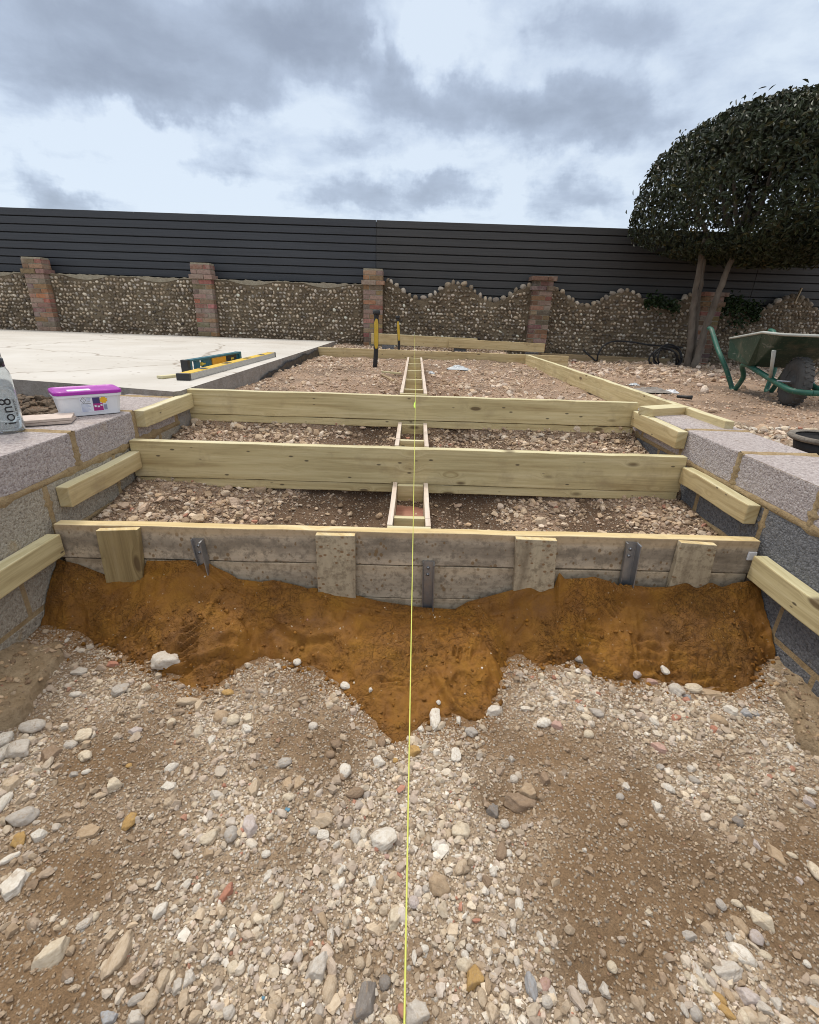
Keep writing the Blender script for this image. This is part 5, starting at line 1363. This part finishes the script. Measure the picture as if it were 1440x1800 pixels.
board('wooden_stick', tuple(Vector(onz(281, 666, .752)) + Vector((0, 0, .02))), tuple(Vector(onz(312, 662, .752)) + Vector((0, 0, .02))), .05, .019, M_TOP, 'split batten end lying under the long spirit level', 'batten')

# ------------------------------------------------------------------ things on the left wall
WT = .7245
def text_mesh(txt, size):
    cu = bpy.data.curves.new('t', 'FONT'); cu.body = txt; cu.size = size; cu.align_x = 'CENTER'; cu.align_y = 'CENTER'; cu.resolution_u = 3
    o = bpy.data.objects.new('t', cu); C.objects.link(o); dg = bpy.context.evaluated_depsgraph_get(); me = bpy.data.meshes.new_from_object(o.evaluated_get(dg)); bpy.data.objects.remove(o); bpy.data.curves.remove(cu)
    bm = bmesh.new(); bm.from_mesh(me); bmesh.ops.triangulate(bm, faces=bm.faces)
    for _ in range(2): bmesh.ops.subdivide_edges(bm, edges=[e for e in bm.edges if e.calc_length() > size * .12], cuts=1)
    bmesh.ops.triangulate(bm, faces=bm.faces); v = [tuple(p.co) for p in bm.verts]; bm.verts.index_update(); f = [tuple(p.index for p in q.verts) for q in bm.faces]; bm.free(); bpy.data.meshes.remove(me); return v, f
M_INK = simple('black_ink', (.012, .012, .014), .5, 0, .05, 20, 0); M_GREYINK = simple('grey_ink', (.12, .12, .14), .6, 0, .05, 20, 0)
# tub
a0, a1 = Vector(onz(112, 734, WT)), Vector(onz(213, 725, WT)); Mx = frame(a0, a1); wl, wd, hh = (a1 - a0).length, .15, .096
tub = empty('plastic_tub', (0, 0, 0), 'white plastic tub with a purple lid and printed label on the left block wall', 'tub'); tub.matrix_world = Mx
def rrect(x0, y0, x1, y1, r, z, n=5):
    o = []
    for cx, cy, a in ((x1 - r, y1 - r, 0), (x0 + r, y1 - r, 90), (x0 + r, y0 + r, 180), (x1 - r, y0 + r, 270)):
        for k in range(n + 1): t_ = rad(a + 90 * k / n); o.append((cx + r * math.cos(t_), cy + r * math.sin(t_), z))
    return o
def loft(name, rings, mat, parent, smooth=True):
    mb = MB(); n = len(rings[0]); vs = [p for r_ in rings for p in r_]; fs = []
    for i in range(len(rings) - 1):
        for k in range(n): fs.append((i * n + k, i * n + (k + 1) % n, (i + 1) * n + (k + 1) % n, (i + 1) * n + k))
    fs.append(tuple(range(n - 1, -1, -1))); fs.append(tuple(range((len(rings) - 1) * n, len(rings) * n))); mb.add(vs, fs); o = mb.build(name, mat, parent, .0015, 2, None, smooth); return o
g = .014
loft('body', [rrect(0, 0, wl, wd, .02, 0), rrect(-.001, -.001, wl + .001, wd + .001, .021, .004), rrect(-g, -g * .8, wl + g, wd + g * .8, .026, hh)], M_WHITEPL, tub, False)
loft('rim', [rrect(-g - .004, -g * .8 - .004, wl + g + .004, wd + g * .8 + .004, .028, hh - .012), rrect(-g - .004, -g * .8 - .004, wl + g + .004, wd + g * .8 + .004, .028, hh)], M_WHITEPL, tub, False)
lid = loft('lid', [rrect(-g - .007, -g - .004, wl + g + .007, wd + g + .004, .03, hh + .0005), rrect(-g - .007, -g - .004, wl + g + .007, wd + g + .004, .03, hh + .013), rrect(-g - .002, -g + .001, wl + g + .002, wd + g - .001, .027, hh + .018), rrect(-g + .008, -g + .012, wl + g - .008, wd + g - .012, .02, hh + .014)], M_PURPLE, tub, False)
mb = MB(); mb.box((.04, .02, hh + .0142), (.13, .07, hh + .0150)); mb.build('lid_label', M_WHITEPL, lid)
tilt = math.atan2(g * .8, hh)
lab_e = []
def lpanel(x0, x1, z0, z1, mat, off, shape=None):
    mb = MB(); f = lambda x, z: (x, -z * math.tan(tilt) - off, z); pts = shape if shape else [(x0, z0), (x1, z0), (x1, z1), (x0, z1)]
    mb.add([f(*p) for p in pts], [tuple(range(len(pts)))]); return mb, f
M_LABW = simple('label_paper', (.78, .80, .86), .5, 0, .04, 20, 0); M_MAG = simple('magenta_print', (.42, .02, .22), .5, 0, .05, 20, 0); M_YPR = simple('yellow_print', (.85, .48, .03), .5, 0, .05, 20, 0); M_NAVY = simple('navy_print', (.06, .045, .16), .5, 0, .2, 60, 0); M_BLUEPR = simple('pale_blue_print', (.42, .47, .66), .5, 0, .1, 60, 0)
mb = MB(); mats_ = [M_LABW, M_MAG, M_YPR, M_NAVY, M_BLUEPR, M_GREYINK]
def ladd(pts, mi, off): mb.add([(x * wl, -z * hh * math.tan(tilt) - off, z * hh) for x, z in pts], [tuple(range(len(pts)))], mi)
def R4(x0, z0, x1, z1): return [(x0, z0), (x1, z0), (x1, z1), (x0, z1)]
ladd(R4(.31, .16, .78, .86), 0, .0022)
ladd(R4(.53, .20, .70, .55), 1, .0026); ladd(R4(.53, .55, .66, .84), 3, .0026); ladd([(.72 + .075 * math.cos(k * math.pi / 8) * (1 if k % 2 else .8), .70 + .17 * math.sin(k * math.pi / 8) * (1 if k % 2 else .8)) for k in range(16)], 2, .0030)
ladd(R4(.71, .22, .77, .50), 4, .0026); ladd(R4(.55, .38, .585, .48), 0, .0030); ladd(R4(.60, .36, .64, .44), 0, .0030); ladd(R4(.655, .42, .69, .5), 0, .0030)
for k in range(8): ladd(R4(.33, .20 + .052 * k, .33 + .17 * (.6 + .4 * ((k * 37) % 10) / 10), .222 + .052 * k), 4 if k < 7 else 5, .0026)
for k in range(4): ladd(R4(.425, .64 + .052 * k, .425 + .08 * (.7 + .3 * ((k * 53) % 10) / 10), .664 + .052 * k), 4 if k else 5, .0026)
for k in range(5): ladd(R4(.715 + .011 * k, .24, .719 + .011 * k, .46), 5, .003)
for (a, b_, mi, off) in ((.052, .15, 5, .0026), (.042, .12, 0, .0030)): ladd([(.375 - a, .74), (.375, .74 - b_), (.375 + a, .74), (.375, .74 + b_)], mi, off)
tv, tf = text_mesh('!', .02); mb.add([(x + .375 * wl, -(y + .74 * hh) * math.tan(tilt) - .0034, y + .74 * hh) for x, y, z in tv], tf, 5)
mb.build('label', mats_, tub)
# two tiles under the bottle side
ca, cb = Vector(onz(66, 752, WT)), Vector(onz(118, 745, WT))
for k, lab in ((0, 'lower pinkish tile offcut in the pair beside the bottle'), (1, 'upper pinkish tile offcut in the pair beside the bottle, slightly skewed')):
    mb = MB(); mb.add([(-.10, -.055, 0), (.075, -.075, 0), (.105, .045, 0), (-.08, .075, 0), (-.10, -.055, .011), (.075, -.075, .011), (.105, .045, .011), (-.08, .075, .011)], [(0, 3, 2, 1), (4, 5, 6, 7), (0, 1, 5, 4), (1, 2, 6, 5), (2, 3, 7, 6), (3, 0, 4, 7)]); mb.m[1] = 1
    c = Vector((-1.575, 2.045, WT + .0005 + .0125 * k)); tag(mb.build('tile', [M_TILEEDGE, M_TILE], None, .001, 1, Matrix.Translation(c) @ Matrix.Rotation(rad(38 + 5 * k), 4, 'Z')), lab, 'tile', 'tiles on the left wall')
# water bottle
def clear(name, col, rough, ior, alpha):
    m, t, b, fin = material(name); fin(col, rough); b.inputs['Transmission Weight'].default_value = alpha; b.inputs['IOR'].default_value = ior; return m
M_BOT = clear('frosted_clear_plastic', (.90, .93, .94), .10, 1.08, .85); M_WATER = clear('water', (.86, .92, .94), .05, 1.2, .85)
bp = Vector((-1.625, 1.91, WT + .012)); bp = Vector(onz(16, 757, WT)) + Vector((0, 0, .001))
bo = empty('water_bottle', bp, 'clear frosted water bottle with black printed lettering on the left wall', 'bottle'); RB = .054
prof = [(.0, 0), (RB - .006, 0), (RB, .006), (RB + .001, .10), (RB, .205), (RB - .003, .226), (RB - .010, .242), (RB - .012, .248), (RB - .015, .248), (RB - .013, .240), (RB - .006, .225), (RB - .003, .205), (RB - .002, .10), (RB - .003, .008), (.0, .005)]
mb = MB(); mb.lathe(prof, 48); mb.build('body', M_BOT, bo)
mb = MB(); mb.lathe([(0, .006), (RB - .004, .009), (RB - .0032, .10), (RB - .0036, .166), (0, .166)], 48); mb.build('water', M_WATER, bo)
mb = MB(); mb.lathe([(RB - .016, .246), (RB - .0105, .246), (RB - .011, .274), (RB - .018, .274)], 40); mb.build('neck_ring', M_BLACKPL, bo)
mb = MB(); mb.lathe([(RB - .0135, .274), (RB - .015, .312), (RB - .024, .332), (0, .337)], 40); mb.build('lid', M_BOT, bo)
# lettering runs up the side facing the camera
def wrap(tx, size, z0, ang0, mat, name, sc_x=1.0):
    tv, tf = text_mesh(tx, size); mb = MB(); R_ = RB + .0022
    mb.add([(R_ * math.cos(ang0 - y / R_), R_ * math.sin(ang0 - y / R_), z0 + x * sc_x) for x, y, z in tv], [f[::-1] for f in tf]); mb.build(name, mat, bo)
viewang = math.atan2(-bp.y, -bp.x)
wrap('ion8', .058, .082, viewang + .24, M_INK, 'lettering'); wrap('LEAK PROOF', .014, .085, viewang + .80, M_INK, 'lettering')

# ------------------------------------------------------------------ wheelbarrow
def paint(name, col):
    m, t, b, fin = material(name); co = t.coord('Object'); n = t.noise(co, 5, 6, .65); n2 = t.noise(co, 40, 5, .7); sc1 = t.noise(t.comb(t.math('MULTIPLY', t.sep(co)[0], 4), t.math('MULTIPLY', t.sep(co)[1], 4), t.math('MULTIPLY', t.sep(co)[2], 14)), 1.0, 5, .7, 1.2)
    c = t.mix(t.mr(n, .45, .65, 0, .5), col, tuple(k * .55 for k in col)); c = t.mix(t.mr(n2, .58, .72, 0, .6), c, (.33, .30, .25)); n6 = t.noise(co, 2.6, 5, .7); c = t.mix(t.mr(n6, .55, .68, 0, .5), c, (.20, .165, .12)); c = t.mix(t.mr(sc1, .62, .72, 0, .5), c, (.28, .29, .26))
    return fin(c, .5, t.bump(n2, .2, .002))
M_GREEN = paint('green_painted_steel', (.010, .040, .024)); M_GREENT = paint('green_tube_paint', (.014, .10, .068)); M_RIM = paint('worn_rim', (.45, .46, .42)); M_RUBBER = simple('dusty_tyre', (.075, .072, .068), .85, 0, .4, 30, .4)
WZ = float(ground_h(3.2, 4.2)); WH = Vector((3.20, 4.17, 0)); hd = Vector((-.20, -.98, 0)).normalized(); lt = Vector((hd.y * -1, hd.x, 0)) * 1.0
lt = Vector((.98, -.20, 0))
def wp(f, l, z): p = WH + hd * f + lt * l; return Vector((p.x, p.y, WZ + z))
wb = empty('wheelbarrow', wp(0, 0, 0), 'green steel wheelbarrow with a fat black tyre on the gravel below the tree', 'wheelbarrow')
def wchild(o): o.parent = wb; o.matrix_parent_inverse = Matrix.Translation(-Vector(wb.location)); return o
# wheel
axm = Matrix((lt, hd, Vector((0, 0, 1)))).transposed().to_4x4(); axm.translation = wp(0, 0, .198)
Mw = axm @ Matrix.Rotation(rad(90), 4, 'Y')
wheel = empty('wheel', (0, 0, 0)); wheel.parent = wb; wheel.matrix_parent_inverse = Matrix.Translation(-Vector(wb.location)); 
ty = MB(); prof = [(.095, -.036), (.115, -.046), (.15, -.050), (.178, -.042), (.194, -.024), (.199, 0), (.194, .024), (.178, .042), (.15, .050), (.115, .046), (.095, .036)]
ty.lathe(prof, 48, 0, Mw)
for k in range(26):
    a = 2 * math.pi * k / 26
    for s_ in (-1, 1):
        Mt = Mw @ Matrix.Rotation(a + s_ * .06, 4, 'Z') @ Matrix.Translation((.193, 0, s_ * .018)) @ Matrix.Rotation(rad(18 * s_), 4, 'X'); ty.box((-.004, -.010, -.017), (.008, .010, .017), 0, (1, 1, 1), Mt)
o = ty.build('tyre', M_RUBBER, None); o.parent = wheel; o.matrix_parent_inverse = Matrix.Translation(-Vector(wb.location)).inverted() @ Matrix.Translation(-Vector(wb.location))
hb = MB(); hb.lathe([(0, -.042), (.03, -.042), (.034, -.03), (.06, -.026), (.09, -.034), (.098, -.034), (.098, .034), (.09, .034), (.06, .026), (.034, .03), (.03, .042), (0, .042)], 32, 0, Mw); o = hb.build('rim', M_RUBBER, None); o.parent = wheel
# tray: rim points and floor points
RB_L, RF_L = wp(-1.0, -.22, .50), wp(-.12, -.30, .575); RB_R, RF_R = wp(-1.0, .33, .50), wp(-.12, .30, .575); RFF_L, RFF_R = wp(.16, -.27, .565), wp(.16, .27, .565)
FB_L, FB_R = wp(-.90, -.23, .315), wp(-.90, .23, .315); FF_L, FF_R = wp(-.42, -.22, .285), wp(-.42, .22, .285)
rim_ = [RB_L, RF_L, RFF_L, RFF_R, RF_R, RB_R]; flo = [FB_L, FF_L, FF_L.lerp(FF_R, .12) + hd * .03, FF_R.lerp(FF_L, .12) + hd * .03, FF_R, FB_R]
mb = MB(); n = 6; vs = rim_ + flo; fs = [(i, (i + 1) % n, n + (i + 1) % n, n + i) for i in range(n)] + [tuple(range(n, 2 * n))]; mb.add(vs, fs)
o = mb.build('tray', M_GREEN, None, .012, 2); sm = o.modifiers.new('s', 'SOLIDIFY'); sm.thickness = .004; wchild(o)
mb = MB(); rp = rim_ + [rim_[0]]; dense = []
for i in range(len(rp) - 1):
    for k in range(4): dense.append(rp[i].lerp(rp[i + 1], k / 4))
dense.append(rp[-1]); mb.tube(dense, .011, 8); q = mb.build('tray_rim', M_RIM, None); wchild(q)
for s_ in (-1, 1):
    l = .27 * s_; ll = .205 if s_ > 0 else -.12
    def smooth_path(P_):
        out = []
        for i in range(len(P_) - 1):
            p0, p1, p2, p3 = P_[max(i - 1, 0)], P_[i], P_[i + 1], P_[min(i + 2, len(P_) - 1)]
            for k in range(6): t_ = k / 6; out.append(.5 * ((2 * p1) + (p2 - p0) * t_ + (2 * p0 - 5 * p1 + 4 * p2 - p3) * t_ * t_ + (3 * p1 - p0 - 3 * p2 + p3) * t_ ** 3))
        return out + [P_[-1]]
    path = [wp(-1.42, l * 1.1, .585), wp(-1.34, l * 1.1, .575), wp(-1.26, l * 1.08, .52), wp(-1.12, l, .40), wp(-1.0, l * .92, .31), wp(-.94, (l + ll) / 2, .20), wp(-.90, ll, .04), wp(-.86, ll, .012), wp(-.80, ll, .03), wp(-.70, ll, .16), wp(-.60, l * .72, .265), wp(-.50, l * .72, .285), wp(-.35, l * .62, .25), wp(-.15, l * .50, .205), wp(.05, l * .46, .17), wp(.20, l * .42, .15), wp(.27, l * .22, .145), wp(.285, 0, .145)]
    mb = MB(); mb.tube(smooth_path(path), .0225, 12); wchild(mb.build('frame_tube', M_GREENT, None))
    mb = MB(); a = wp(-.10, l * .56, .215); b_ = wp(.03, l * .90, .44); mb.tube([a, a.lerp(b_, .5), b_], [.014, .014, .016], 8, flat=.5); wchild(mb.build('strut', M_RIM, None))
mb = MB(); mb.tube([wp(0, -.14, .198), wp(0, .14, .198)], .01, 8); wchild(mb.build('axle', M_STEEL, None))

# ------------------------------------------------------------------ bucket at the right edge
bc = Vector((2.13, 2.42, float(ground_h(2.13, 2.42)) - .01)); bk = empty('bucket', bc, 'grimy black rubber bucket at the right edge, behind the block wall', 'bucket')
mb = MB(); mb.lathe([(0, 0), (.13, 0), (.155, .105), (.15, .105), (.127, .01), (0, .01)], 36); mb.build('body', M_BLACK, bk)
M_GRIME = mortar_mat('grimy_rim', (.12, .10, .08), (.30, .27, .23)); mb = MB(); mb.lathe([(.148, .100), (.174, .096), (.182, .106), (.178, .118), (.162, .121), (.148, .114)], 36); mb.build('rim', M_GRIME, bk)
